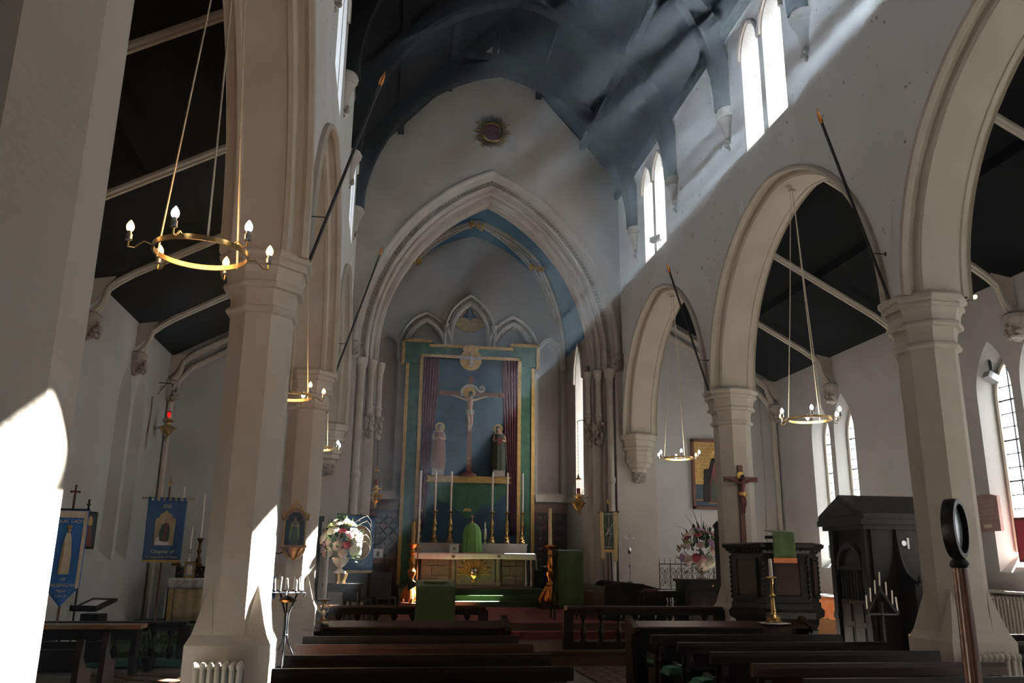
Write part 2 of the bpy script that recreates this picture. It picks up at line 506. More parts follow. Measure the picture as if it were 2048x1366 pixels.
for sn, sg in sides:
    far = 'banner-hung' if sg < 0 else 'pulpit'
    for i, y in enumerate(PIERS):
        pier(sg, y, 'cream painted octagonal pillar on the %s side, %s' % (far, ('nearest the chancel', 'with a radiator at its foot', 'close to the viewer', 'behind the viewer')[i]))
    R_ = thing('corbel', 'moulded half-octagon corbel with foliage boss on the %s side of the chancel arch' % far, 'corbel', (sg * 3.40, 18.04, 0), kind='structure')
    MB().octo([(.10, 3.30), (.16, 3.36), (.17, 3.42), (.24, 3.46), (.25, 3.54), (.29, 3.56), (.30, 3.68), (.28, 3.72), (.285, 3.80), (.35, 3.835), (.355, 3.88), (.325, 3.90), (.345, 4.03), (.385, 4.04), (.385, 4.08), (.41, 4.115), (.41, 4.16), (.375, 4.19)]).build('capital', 'stone', R_)
    m = MB(); random.seed(3)
    for k in range(34):
        a = random.uniform(pi, 2 * pi); b = random.uniform(-1, 1)
        m.ball((.13 * cos(a), .13 * sin(a), 3.24 + .10 * b), random.uniform(.025, .045), 6, 4)
    m.ball((0, 0, 3.24), (.13, .13, .13), 10, 6)
    m.build('foliage', 'stone_carved', R_, True)

# ---- nave roof
rf = struct('ceiling', 'dark open timber roof over the nave', 'ceiling')
for sg in (-1, 1):
    for k in range(11):                                # boarding in wide planks
        t0, t1 = k / 11, (k + 1) / 11
        p = lambda t, o=0: (sg * (3.5 - 3.5 * t), 9.85 + 4.0 * t + o)
        a, b = p(t0), p(t1)
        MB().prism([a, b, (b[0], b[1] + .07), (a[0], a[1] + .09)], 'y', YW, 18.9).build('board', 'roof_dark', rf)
    m = MB(); m.box(sg * 3.08 - .1, sg * 3.08 + .1, YW, 18.04, 9.9, 10.06); m.build('wall_plate', 'roof_timber', rf)
    for x, z in ((2.2, 11.2), (1.1, 12.46)):
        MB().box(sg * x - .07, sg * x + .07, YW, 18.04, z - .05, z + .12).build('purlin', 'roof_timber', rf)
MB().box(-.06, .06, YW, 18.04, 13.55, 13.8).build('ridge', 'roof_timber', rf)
tr0 = None
for k, y in enumerate([16.7 - 2.55 * i for i in range(10)]):
    lab = 'dark arched roof truss, number %d counting from the chancel arch' % (k + 1)
    if tr0 is None:
        tr0 = thing('roof_truss', lab, 'roof truss', (0, y, 0), group='nave roof trusses', kind='structure')
        m = MB(); arch_sweep(m, [(0, -.11), (0, .11), (.07, .13), (.30, .13), (.30, -.13), (.07, -.13)], 3.60, .70, lambda u, v, d: (u, d, 8.62 + v), 14, close=True)
        m.build('brace', 'roof_timber', tr0)
        MB().box(-1.35, 1.35, -.1, .1, 12.42, 12.62).build('collar', 'roof_timber', tr0)
        MB().box(-.06, .06, -.06, .06, 12.6, 13.6).lathe([(.06, 12.6), (.11, 12.64), (.06, 12.75)], 8).build('king_post', 'roof_timber', tr0)
        for sg in (-1, 1):
            MB().prism([(sg * 3.25, 9.95), (sg * .02, 13.62), (sg * .02, 13.40), (sg * 3.25, 9.70)], 'y', -.1, .1).build('rafter', 'roof_timber', tr0)
    else:
        copy_tree(tr0, (0, y, 0), label=lab)
cb0 = None
for sn, sg in sides:
    for k, y in enumerate([16.7 - 2.55 * i for i in range(6)]):
        lab = 'round moulded wall corbel carrying a roof truss, number %d from the chancel on the %s side' % (k + 1, 'sunny' if sg > 0 else 'shaded')
        if cb0 is None:
            cb0 = thing('roof_corbel', lab, 'corbel', (sg * 3.08, y, 0), group='corbels of the nave roof', kind='structure')
            MB().lathe([(.03, 8.02), (.06, 8.06), (.075, 8.16), (.10, 8.30), (.13, 8.40), (.16, 8.44), (.15, 8.47), (.19, 8.50), (.20, 8.55), (.19, 8.58), (.17, 8.62)], 16).build('cap', 'stone_grey', cb0, True)
            m = MB(); random.seed(5)
            for q in range(14):
                a = random.uniform(0, 2 * pi)
                m.ball((.055 * cos(a), .055 * sin(a), 8.0 + random.uniform(-.06, .1)), random.uniform(.025, .04), 6, 4)
            m.ball((0, 0, 7.93), .035, 6, 4)
            m.build('knot', 'stone_carved', cb0, True)
        else:
            copy_tree(cb0, (sg * 3.08, y, 0), label=lab)

# ---- chancel arch wall
W = struct('wall_chancel_arch', 'white plastered wall pierced by the tall moulded chancel arch')
for o, d0, d1 in ((.46, 18.04, 18.26), (.25, 18.26, 18.46), (.02, 18.46, 18.84)):
    pts = [(u, 5.9 + v) for u, v in arc(4.25 + o, 1.8, 18, 5.9)]
    outer = [(-3.8, 0)] + pts + [(3.8, 0), (3.8, 9.7), (0, 13.9), (-3.8, 9.7)]
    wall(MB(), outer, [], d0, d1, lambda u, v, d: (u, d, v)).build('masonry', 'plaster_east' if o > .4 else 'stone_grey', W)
CAP = [(.60, 18.06), (.60, 17.99), (.57, 17.95), (.53, 17.95), (.50, 17.985), (.48, 18.03), (.455, 18.05), (.43, 18.07), (.40, 18.15), (.33, 18.17), (.30, 18.12),
       (.27, 18.09), (.235, 18.10), (.22, 18.15), (.235, 18.20), (.245, 18.25), (.22, 18.29), (.18, 18.27), (.145, 18.285), (.13, 18.33), (.145, 18.38), (.16, 18.44),
       (.12, 18.48), (.075, 18.45), (.045, 18.47), (.03, 18.52), (0, 18.55), (0, 18.60), (.02, 18.63), (.02, 18.84)]
m = MB(); arch_sweep(m, CAP, 4.25, 1.8, lambda u, v, d: (u, d, 5.9 + v), 26, .22); m.build('arch_moulding', 'stone_grey', W, True, sharp=25)
lf = MB().ball((0, 0, 0), (.028, .020, .042), 6, 4).ball((.02, -.012, .02), (.016, .012, .02), 5, 4).mesh('carved_leaf', 'stone_carved', True)
pts = arc(4.25 + .36, 1.8, 60)
for i in range(0, len(pts)):
    u, v = pts[i]; t = atan2(v, u + (1.8 if u > 0 else -1.8))
    share(lf, 'carved_leaf', W, (u, 18.135, 5.9 + v), (0, -t + pi / 2 + .5, 0))
for sg in (-1, 1):
    n_ = 'banner' if sg < 0 else 'pulpit'
    sh = thing('respond_shaft', 'slim stone shaft with ringed waist flanking the chancel arch on the %s side' % n_, 'shaft', (sg * 2.80, 18.12, 0), kind='structure')
    MB().lathe([(.11, .2), (.11, .5), (.08, .55), (.078, 3.1), (.10, 3.13), (.105, 3.18), (.10, 3.23), (.078, 3.26), (.076, 5.38)], 14).build('shaft', 'stone_grey', sh, True)
    MB().lathe([(.08, 5.36), (.092, 5.38), (.08, 5.41), (.085, 5.47), (.11, 5.54), (.125, 5.56), (.125, 5.62), (.135, 5.64), (.13, 5.70), (.1, 5.72)], 14).build('capital', 'stone_grey', sh, True)
    for j, (x, y) in enumerate(((2.585, 18.33), (2.40, 18.56))):
        sh = thing('respond_shaft', 'short stone shaft ending in carved leaves, %s of the chancel arch, %s side' % ('middle order' if j == 0 else 'inner order', n_), 'shaft', (sg * x, y, 0), kind='structure')
        MB().lathe([(.03, 4.45), (.07, 4.5), (.068, 4.62), (.085, 4.64), (.085, 4.68), (.065, 4.70), (.062, 5.38)], 12).build('shaft', 'stone_grey', sh, True)
        MB().lathe([(.065, 5.36), (.078, 5.38), (.068, 5.41), (.072, 5.47), (.095, 5.54), (.105, 5.62), (.115, 5.64), (.11, 5.70), (.08, 5.72)], 12).build('capital', 'stone_grey', sh, True)
        m = MB(); random.seed(11 + j)
        for q in range(26):
            z = random.uniform(4.02, 4.48); r = .03 + .09 * (z - 4.0)
            a = random.uniform(0, 2 * pi)
            m.ball((r * cos(a) * 1.4, r * sin(a) * 1.4 - .02, z), (random.uniform(.03, .05), random.uniform(.03, .05), random.uniform(.04, .07)), 6, 4)
        m.build('foliage', 'stone_carved', sh, True)
    hs = MB(); random.seed(21)
    hs.lathe([(.06, 5.74), (.10, 5.80), (.09, 5.9), (.12, 5.94), (.12, 6.03), (.06, 6.06)], 12, (sg * 2.98, 17.98, 0))
    for q in range(14):
        a = random.uniform(pi, 2 * pi)
        hs.ball((sg * 2.98 + .1 * cos(a), 17.98 + .1 * sin(a), random.uniform(5.72, 5.98)), .035, 6, 4)
    o = hs.build('hood_stop', 'stone_carved', W, True)

# ---- chancel
for sn, sg in sides:
    W = struct('wall_chancel_' + sn, 'grey side wall of the chancel on the %s side' % ('window' if sg > 0 else 'blue banner'))
    mp = (lambda s_: (lambda u, v, d: (s_ * d, u, v)))(sg)
    holes = [(lancet(20.95, .42, 3.0, 6.0, 1.3), lancet(20.95, .28, 3.3, 5.95, .9))] if sg > 0 else []
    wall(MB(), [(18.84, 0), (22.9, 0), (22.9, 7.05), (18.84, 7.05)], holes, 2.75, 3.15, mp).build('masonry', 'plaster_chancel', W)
    if sg > 0:
        m = MB(); arch_sweep(m, [(.02, 2.76), (.02, 2.71), (.05, 2.69), (.08, 2.71), (.09, 2.76)], 1.3, .88, lambda u, v, d: (sg * d, 20.95 + u, 6.0 + v), 8, close=True)
        m.build('hood_mould', 'stone_grey', W, True)
    MB().box(*sorted((sg * 2.75, sg * 2.66)), 18.84, 22.5, 2.92, 3.02).build('string_course', 'stone_grey', W)
    if sg < 0: continue
    nwin += 1
    V = struct('window_%d' % nwin, 'tall narrow lancet in the chancel wall on the %s side' % ('window' if sg > 0 else 'blue banner'), 'window')
    glazing(V, lancet(20.95, .29, 3.29, 5.95, .9), mp, 3.13)
    portal((sg * 3.17, 20.95, 4.9), .6, 3.2, (-sg, 0, 0))
VA = struct('ceiling_chancel', 'blue painted pointed vault of the chancel', 'ceiling')
m = MB(); arch_sweep(m, [(0, 18.80), (0, 22.9), (.1, 22.9), (.1, 18.80)], 3.6, .85, lambda u, v, d: (u, d, 7.0 + v), 18, close=True); m.build('vault', 'vault_blue', VA, True)


def on_vault(x, y, o=0.0):
    return (x * (1 - o * .2), y, 7.0 + sqrt(max((3.6 - o) ** 2 - (abs(x) + .85) ** 2, 0)))


def rib(a, b, n=12):
    pts_ = []
    for k in range(n + 1):
        t = k / n
        pts_.append(on_vault(a[0] + (b[0] - a[0]) * t, a[1] + (b[1] - a[1]) * t, .06))
    return pts_


for sg in (-1, 1):
    for a, b in (((0, 21.3), (sg * 2.66, 22.42)), ((0, 21.3), (sg * 1.75, 21.45)), ((sg * 1.75, 21.45), (sg * 2.66, 22.42))):
        ptl = rib(a, b)
        if b[1] > 22: ptl.append((sg * 2.66, 22.42, 6.6))
        MB().tube(ptl, .085, 8).build('rib', 'stone_grey', VA, True)
        MB().tube([(p[0] * .985, p[1] - .05, p[2] - .07) for p in ptl], .022, 5).build('rib_fillet', 'stone_carved', VA, True)
for x, y in ((0, 21.3), (1.75, 21.45), (-1.75, 21.45)):
    m = MB(); random.seed(31); c = on_vault(x, y, .14)
    for q in range(24):
        m.ball((c[0] + random.uniform(-.2, .2), c[1] + random.uniform(-.12, .05), c[2] + random.uniform(-.1, .06)), random.uniform(.03, .065), 6, 4)
    m.build('boss', 'gold', VA, True)
W = struct('wall_back', 'grey east wall of the chancel with five blind pointed niches')
NI = [(0, .46, 7.55, 1.02, 9.5), (-1.23, .47, 7.12, .80, 8.3), (1.23, .47, 7.12, .80, 8.3), (-2.28, .33, 6.95, .55, 7.75), (2.28, .33, 6.95, .55, 7.75)]
holes = [(lancet(c, hw, 3.2, zs, R, 10),) * 2 for c, hw, zs, R, _ in NI]
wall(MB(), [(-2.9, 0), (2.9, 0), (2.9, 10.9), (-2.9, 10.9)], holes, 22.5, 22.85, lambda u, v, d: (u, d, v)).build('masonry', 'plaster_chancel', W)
MB().box(-3.1, 3.1, 22.8, 23.1, 0, 11).build('niche_back', 'plaster_chancel', W)
for c, hw, zs, R, _ in NI:
    wide = hw > .4
    pr = [(0, 22.62), (0, 22.50), (.03, 22.46), (.10, 22.47), (.12, 22.50), (.20, 22.50)] if wide else [(0, 22.56), (0, 22.48), (.03, 22.45), (.06, 22.48), (.10, 22.46), (.12, 22.5)]
    if wide: pr += [(.21, 22.45), (.25, 22.42), (.29, 22.45), (.30, 22.5)]
    m = MB(); arch_sweep(m, pr, R, R - hw, lambda u, v, d: (c + u, d, zs + v), 12, zs - 6.7 if wide else .3); m.build('niche_moulding', 'stone_grey', W, True)
    if wide:
        for u, v in arc(R + .155, R - hw, 16, .4): MB().ball((c + u, 22.49, zs + v), (.035, .02, .035), 5, 4).build('carved_leaf', 'stone_carved', W)
for x, z in ((-.68, 7.72), (.68, 7.72), (-1.82, 7.15), (1.82, 7.15), (2.62, 6.75), (-2.62, 6.75)):
    m = MB(); random.seed(int(x * 100)); m.lathe([(.03, -.16), (.07, -.06), (.10, .03), (.10, .08), (.05, .1)], 8, (x, 22.42, z))
    for q in range(9): m.ball((x + random.uniform(-.07, .07), 22.38, z + random.uniform(-.1, .08)), .03, 6, 4)
    m.build('label_stop', 'stone_carved', W, True)
for sg in (-1, 1):
    MB().box(*sorted((sg * 1.86, sg * 2.75)), 22.36, 22.5, 2.95, 3.05).box(*sorted((sg * 1.86, sg * 2.75)), 22.40, 22.5, 3.05, 3.14).build('string_course', 'stone_grey', W)
    MB().box(*sorted((sg * 1.70, sg * 2.74)), 22.46, 22.5, 2.68, 2.93).build('frieze', 'frieze', W)
    MB().box(*sorted((sg * 1.70, sg * 2.74)), 22.475, 22.5, .41, 2.68).build('dado', 'tile_dark', W)
    dm = MB().add([(-.125, 0, 0), (0, 0, -.125), (.125, 0, 0), (0, 0, .125), (-.105, -.012, 0), (0, -.012, -.105), (.105, -.012, 0), (0, -.012, .105)],
                  [(0, 1, 5, 4), (1, 2, 6, 5), (2, 3, 7, 6), (3, 0, 4, 7), (4, 5, 6, 7)])
    d1 = dm.mesh('tile', 'tile_red'); d2 = dm.mesh('tile', 'tile_dark')
    qf = MB().ball((.02, 0, .02), (.017, .008, .017), 6, 4).ball((-.02, 0, .02), (.017, .008, .017), 6, 4).ball((.02, 0, -.02), (.017, .008, .017), 6, 4).ball((-.02, 0, -.02), (.017, .008, .017), 6, 4).mesh('tile', 'tile_pale', True)
    for r in range(16):
        for k in range(4):
            x = 1.88 + .27 * k + (.135 if r % 2 else 0)
            if x > 2.64: continue
            z = 2.54 - .135 * r
            share(d1 if (r // 2 + k) % 2 == 0 and r % 2 == 0 else d2, 'tile', W, (sg * x, 22.472, z))
            if r % 2 == 0: share(qf, 'tile', W, (sg * (x + .135), 22.468, z))

# ---- aisles
for sn, sg in sides:
    W = struct('wall_%s_aisle' % sn, 'outer wall of the %s aisle with deep splayed lancets' % ('confessional' if sg > 0 else 'banner'))
    mp = (lambda s_: (lambda u, v, d: (s_ * d, u, v)))(sg)
    holes = []; cs = []
    for c in [b + .22 for b in BAYS]:
        for s in (-.45, .45):
            cs.append(c + s)
            holes.append((lancet(c + s, .365, 1.36, 3.95, 1.05), lancet(c + s, .275, 1.62, 3.90, .72)))
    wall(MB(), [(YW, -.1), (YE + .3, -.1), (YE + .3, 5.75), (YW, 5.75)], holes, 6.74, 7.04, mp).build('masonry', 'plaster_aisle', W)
    if sg < 0:
        MB().box(-7.1, -7.0, YW, YE + .3, 1.0, 5.2).build('blind_recess', 'plaster', W)
    for k, c in enumerate(cs):
        if sg < 0: break
        nwin += 1
        V = struct('window_%d' % nwin, 'leaded aisle lancet in the %s aisle, number %d from the altar end' % ('confessional' if sg > 0 else 'banner', (k // 2) * 2 + 2 - k % 2), 'window')
        m = MB(); arch_sweep(m, [(.03, 7.04), (.0, 6.97), (-.02, 6.955), (-.05, 6.97), (-.05, 7.03)], .72, .445, lambda u, v, d: (sg * d, c + u, 3.90 + v), 8, 2.26)
        m.build('frame', 'stone', V, True)
        if sg > 0 and k < 6:                            # rows of quarries between saddle bars
            zz = [1.66 + .20 * i for i in range(12)]
            for i in range(11):
                for s in (-1, 1):
                    a, b = sorted((s * .008, s * .225))
                    MB().box(7.005, 7.011, c + a, c + b, zz[i] + .006, zz[i + 1] - .006).build('pane', 'window_glass', V)
            glazing(V, [(u, v) for u, v in lancet(c, .225, zz[11] + .006, 3.90, .60)], mp, 7.005)
            m = MB()
            for i, z in enumerate(zz): m.box(6.985 if i % 3 == 2 else 6.998, 7.016, c - .23, c + .23, z - .006 - .004 * (i % 3 == 2), z + .006 + .004 * (i % 3 == 2))
            m.box(6.998, 7.016, c - .008, c + .008, 1.65, 4.36)
            for z in (4.07, ): m.box(6.998, 7.016, c - .20, c + .20, z - .006, z + .006)
            m.build('leading', 'iron', V)
        else:
            glazing(V, lancet(c, .235, 1.65, 3.90, .62), mp, 7.005)
    for c in [b + .22 for b in BAYS] if sg > 0 else []:
        portal((sg * 7.06, c, 3.0), 1.5, 2.7, (-sg, 0, 0))
    # lean-to roof
    Rr = struct('ceiling_aisle_' + sn, 'dark boarded lean-to ceiling of the %s aisle' % ('confessional' if sg > 0 else 'banner'), 'ceiling')
    for k in range(6):
        t0, t1 = k / 6, (k + 1) / 6
        a = (sg * (7.0 - 3.3 * t0), 5.40 + 1.85 * t0); b = (sg * (7.0 - 3.3 * t1), 5.40 + 1.85 * t1)
        MB().prism([a, b, (b[0], b[1] + .05), (a[0], a[1] + .07)], 'y', YW, 18.2).build('board', 'roof_dark', Rr)
    MB().prism([(sg * 5.35, 6.16), (sg * 5.15, 6.27), (sg * 5.15, 6.43), (sg * 5.35, 6.32)], 'y', YW, 18.04).build('purlin', 'roof_dark', Rr)
    r0 = None
    for k, y in enumerate([17.90, 15.42, 12.87, 10.32, 7.77, 5.22, 2.67]):
        lab = 'stone painted roof rib on a carved corbel in the %s aisle, number %d from the east wall' % ('confessional' if sg > 0 else 'banner', k + 1)
        if r0 is None:
            r0 = thing('aisle_rib', lab, 'roof rib', (0, y, 0), group='ribs of the %s aisle roof' % ('confessional' if sg > 0 else 'banner'), kind='structure')
            path = [(sg * 3.80, 0, 6.98), (sg * 6.15, 0, 5.66), (sg * 6.35, 0, 5.52), (sg * 6.48, 0, 5.40), (sg * 6.52, 0, 5.22), (sg * 6.57, 0, 5.10), (sg * 6.68, 0, 4.98), (sg * 6.70, 0, 4.90)]
            MB().tube(path, .05, 8).build('rib', 'stone', r0, True)
            MB().tube([(p[0] - sg * .02, p[1], p[2] - .05) for p in path[:-1]], .026, 6).build('fillet', 'stone', r0, True)
            MB().prism([(sg * 6.74, 5.52), (sg * 6.40, 5.58), (sg * 6.50, 5.42), (sg * 6.60, 5.22), (sg * 6.74, 5.08)], 'y', -.018, .018).build('bracket', 'stone', r0)
            MB().octo([(.03, 4.56), (.08, 4.60), (.12, 4.74), (.15, 4.84), (.17, 4.90), (.17, 4.95), (.10, 5.0)], (sg * 6.70, 0, 0)).build('corbel', 'stone_carved', r0)
            m = MB(); random.seed(9)
            for q in range(20): m.ball((sg * 6.58 + random.uniform(-.03, .08), random.uniform(-.12, .12), 4.72 + random.uniform(-.12, .1)), .04, 6, 4)
            m.build('foliage', 'stone_carved', r0, True)
        else:
            copy_tree(r0, (0, y, 0), label=lab)
    W = struct('wall_%s_aisle_end' % sn, 'plain plastered end wall of the %s aisle beside the chancel arch' % ('confessional' if sg > 0 else 'banner'))
    MB().prism([(sg * 3.79, 0), (sg * 6.9, 0), (sg * 6.9, 5.6), (sg * 3.79, 7.3)], 'y', 18.045, 18.4).build('masonry', 'plaster_aisle', W)
    m = MB(); m.tube([(sg * 6.66, 17.98, 0), (sg * 6.66, 17.98, 4.6), (sg * 6.55, 17.98, 5.0), (sg * 6.3, 17.98, 5.3), (sg * 3.85, 17.98, 6.75)], .06, 8); m.build('wall_rib', 'stone', W, True)

# ---- west end (behind the viewer): unseen wall, coloured dark so it throws back little light
W = struct('wall_west', 'unseen west end wall behind the viewer, made dark to cut the light from there')
MB().prism([(-3.8, 0), (3.8, 0), (3.8, 9.7), (0, 13.9), (-3.8, 9.7)], 'y', YW - .5, YW).build('masonry', 'dark_wood', W)
for sg in (-1, 1):
    MB().prism([(sg * 3.75, 0), (sg * 7.2, 0), (sg * 7.2, 5.6), (sg * 3.75, 7.3)], 'y', YW - .5, YW).build('masonry', 'dark_wood', W)

# ================================================================== NAVE FURNITURE
def lettering(txt, parent, loc, size, m, rot=(pi / 2, 0, 0), name='lettering'):
    c = bpy.data.curves.new(name, 'FONT'); c.body = txt; c.size = size; c.align_x = 'CENTER'; c.align_y = 'CENTER'; c.extrude = .0015; c.resolution_u = 3
    c.materials.append(MATS[m])
    t = bpy.data.objects.new(name, c); COL.objects.link(t)
    me = bpy.data.meshes.new_from_object(t.evaluated_get(bpy.context.evaluated_depsgraph_get()))
    bpy.data.objects.remove(t)
    me.materials.clear(); me.materials.append(MATS[m])
    o = bpy.data.objects.new(name, me); COL.objects.link(o); o.parent = parent; o.location = loc; o.rotation_euler = rot
    return o


# ---- pews (backrest top at local y=0, facing +y)
def make_pew(label, x0, x1, yb, wood):
    P = thing('pew', label, 'pew', ((x0 + x1) / 2, yb, 0), group='pews of the nave')
    h = (x1 - x0) / 2
    MB().prism([(-.012, .60), (.018, .60), (.085, .06), (.055, .06)], 'x', -h + .05, h - .05).build('backrest', wood, P)
    MB().prism([(-.03, .655), (-.02, .69), (.02, .69), (.03, .67), (.03, .59), (-.03, .59)], 'x', -h, h).build('top_rail', wood, P)
    MB().box(-h + .08, h - .08, .05, .43, .335, .365).build('seat', wood, P)
    MB().box(-h + .06, h - .06, -.16, -.01, .43, .45).prism([(-.16, .43), (-.15, .43), (-.15, .475), (-.16, .475)], 'x', -h + .06, h - .06).build('book_ledge', wood, P)
    prof = [(-.055, 0), (-.06, .50), (-.045, .575), (-.012, .60), (.03, .59), (.06, .55), (.10, .47), (.18, .45), (.36, .45), (.41, .47), (.44, .44), (.43, .38), (.38, .30), (.38, .14), (.46, .06), (.46, 0)]
    for s in (-1, 1):
        x = s * (h - .11)
        MB().prism(prof, 'x', x - .03, x + .03).build('bench_end', 'dark_wood' if wood == 'red_wood' else wood, P)
    return P


ordn = ['front', 'second', 'third', 'fourth', 'rearmost visible']
for i in range(5):
    make_pew('dark wooden pew on the flower and candle side of the central aisle, %s row' % ordn[i], -2.93, -.73, 9.08 - .848 * i, 'red_wood' if i in (1,) else 'dark_wood')
for i in range(5):
    make_pew('dark wooden pew on the pulpit side of the central aisle, %s row' % ordn[i], .73, 2.94, 9.17 - .848 * i, 'dark_wood' if i != 3 else 'red_wood')
for i, (x, y, w_) in enumerate(((.95, 9.42, .30), (.84, 8.57, .34), (.84, 7.72, .36))):
    K = thing('kneeler', 'green stuffed kneeler lying on a pew seat by the aisle, %s from the altar' % ('first', 'second', 'third')[i], 'kneeler', (x, y, .365), .06 * (i - 1), 'green kneelers')
    m = MB()
    m.grid(lambda u, v: ((u - .5) * w_ * 1.0, (v - .5) * .26, .025 + .055 * (max(0, 1 - (2 * u - 1) ** 6) * max(0, 1 - (2 * v - 1) ** 6)) ** .4), 14, 10)
    m.box(-w_ / 2, w_ / 2, -.13, .13, 0, .027)
    m.build('cushion', 'green_kneeler', K, True)
    MB().tube([(-w_ / 2, -.13, .026), (w_ / 2, -.13, .026), (w_ / 2, .13, .026), (-w_ / 2, .13, .026)], .006, 5, True).build('piping', 'green_cloth', K)


def make_desk(label, x0, x1, y):
    D = thing('prayer_desk', label, 'prayer desk', ((x0 + x1) / 2, y, 0))
    h = (x1 - x0) / 2
    MB().prism([(-.16, .70), (-.15, .72), (.16, .765), (.17, .745)], 'x', -h, h).build('sloping_top', 'red_wood', D)
    MB().box(-h + .05, h - .05, .05, .09, 0, .72).build('front_panel', 'dark_wood', D)
    for k in range(6):
        x = -h + .12 + k * (2 * h - .24) / 5
        MB().box(x - .03, x + .03, .04, .11, .02, .70).build('stile', 'dark_wood', D)
    for s in (-1, 1):
        MB().prism([(-.22, .0), (-.10, .0), (.14, 0), (.14, .77), (.10, .83), (.03, .80), (-.10, .755), (-.21, .72), (-.25, .68), (-.22, .64), (-.15, .66), (-.12, .5)], 'x', s * h - .035, s * h + .035).build('bench_end', 'dark_wood', D)
    return D


make_desk('dark wooden pew front with sloping book desk below the tall white candle', -2.84, -.74, 10.0)
make_desk('dark wooden pew front with sloping book desk below the pulpit', .76, 2.95, 10.0)

# tall white candle on a brass pricket at the pew front
C_ = thing('pew_candlestick', 'tall thick white candle in a brass holder on the pew front', 'candlestick', (-2.80, 9.98, .76))
MB().lathe([(.075, 0), (.07, .012), (.035, .03), (.02, .06), (.028, .075), (.02, .09), (.016, .13), (.03, .15), (.016, .17), (.014, .20), (.03, .215), (.075, .235), (.078, .245), (.02, .247)], 16).build('brass_stem', 'brass', C_, True)
MB().tube([(-.03, 0, .20), (-.06, 0, .17), (-.05, 0, .12), (-.02, 0, .10)], .006, 6).tube([(.03, 0, .20), (.06, 0, .17), (.05, 0, .12), (.02, 0, .10)], .006, 6).build('scroll', 'brass', C_, True)
MB().lathe([(.024, .24), (.023, .77), (.012, .775)], 14).build('candle', 'wax', C_, True)

# brass candlestick with white candle on a doily, pulpit side
C_ = thing('brass_candlestick', 'turned brass candlestick with a white candle on a lace doily', 'candlestick', (2.55, 10.0, .765))
MB().lathe([(.095, 0), (.095, .02), (.075, .03), (.085, .045), (.06, .07), (.032, .09), (.025, .12), (.034, .13), (.024, .15), (.022, .28), (.042, .295), (.042, .31), (.022, .325), (.019, .44), (.03, .46), (.022, .475), (.03, .50), (.065, .515), (.065, .525), (.02, .53)], 18).build('stem', 'brass', C_, True)
MB().lathe([(.022, .525), (.021, .735), (.01, .74)], 12).build('candle', 'wax', C_, True)
D_ = thing('doily', 'white lace doily under the brass candlestick by the pulpit', 'doily', (2.55, 10.0, .748))
m = MB(); m.lathe([(.17 , .0), (.172, .006), (.10, .012), (.0, .013)], 24); m.build('cloth', 'white_cloth', D_)
m = MB()
for k in range(18): m.lathe([(.022, 0), (.022, .006)], 8, (.175 * cos(k * pi / 9), .175 * sin(k * pi / 9), 0))
m.build('scalloped_edge', 'lace', D_)

# ---- chancel rails
bal = MB().lathe([(.045, 0), (.045, .03), (.03, .04), (.035, .06), (.05, .10), (.052, .14), (.035, .19), (.022, .24), (.02, .29), (.03, .33), (.035, .335), (.05, .36), (.05, .40)], 12).mesh('baluster', 'dark_wood', True)


def make_rail(label, x0, x1, y, z, sp=.25):
    R_ = thing('chancel_rail', label, 'balustrade', ((x0 + x1) / 2, y, z))
    h = (x1 - x0) / 2
    MB().box(-h, h, -.08, .08, 0, .10).build('plinth', 'dark_wood', R_)
    MB().prism([(-.10, .55), (-.11, .58), (-.09, .605), (.09, .605), (.11, .58), (.10, .55)], 'x', -h - .03, h + .03).build('handrail', 'red_wood', R_)
    MB().box(-h, h, -.05, .05, .48, .55).build('top_beam', 'dark_wood', R_)
    for s in (-1, 1):
        MB().box(s * h - .07, s * h + .07, -.07, .07, .0, .55).box(s * h - .045, s * h + .045, -.078, .078, .12, .46).build('post', 'dark_wood', R_)
    n = int((2 * h - .2) / sp)
    for k in range(n):
        share(bal, 'baluster', R_, (-h + .1 + (k + .5) * (2 * h - .2) / n, 0, .09))
    return R_


make_rail('dark turned chancel balustrade beside the flower arrangement and green ambo', -2.98, -.66, 12.82, .185)
make_rail('dark turned chancel balustrade beside the pulpit', .62, 3.0, 12.82, .185)

# ---- ambo with green fall
A_ = thing('ambo', 'lectern draped in a plain green fall in front of the chancel rail', 'lectern', (-1.41, 12.33, 0))
MB().box(-.22, .22, -.10, .18, .0, .04).box(-.05, .05, .0, .10, .04, .95).build('stand', 'dark_wood', A_)
MB().prism([(-.20, 1.04), (-.20, 1.06), (.16, 1.15), (.16, 1.13)], 'x', -.27, .27).build('desk', 'dark_wood', A_)
m = MB()
m.grid(lambda u, v: ((u - .5) * .55, -.215 - .006 * sin(u * 9 + 1) * v, 1.062 - v * .56), 24, 8)
m.grid(lambda u, v: ((u - .5) * .55, -.215 + v * .37, 1.066 + v * .092), 6, 4)
solid(m.build('green_fall', 'green_cloth', A_, True), .008)
MB().box(-.16, .16, -.08, .12, 1.12, 1.15).build('book', 'green_cloth', A_)

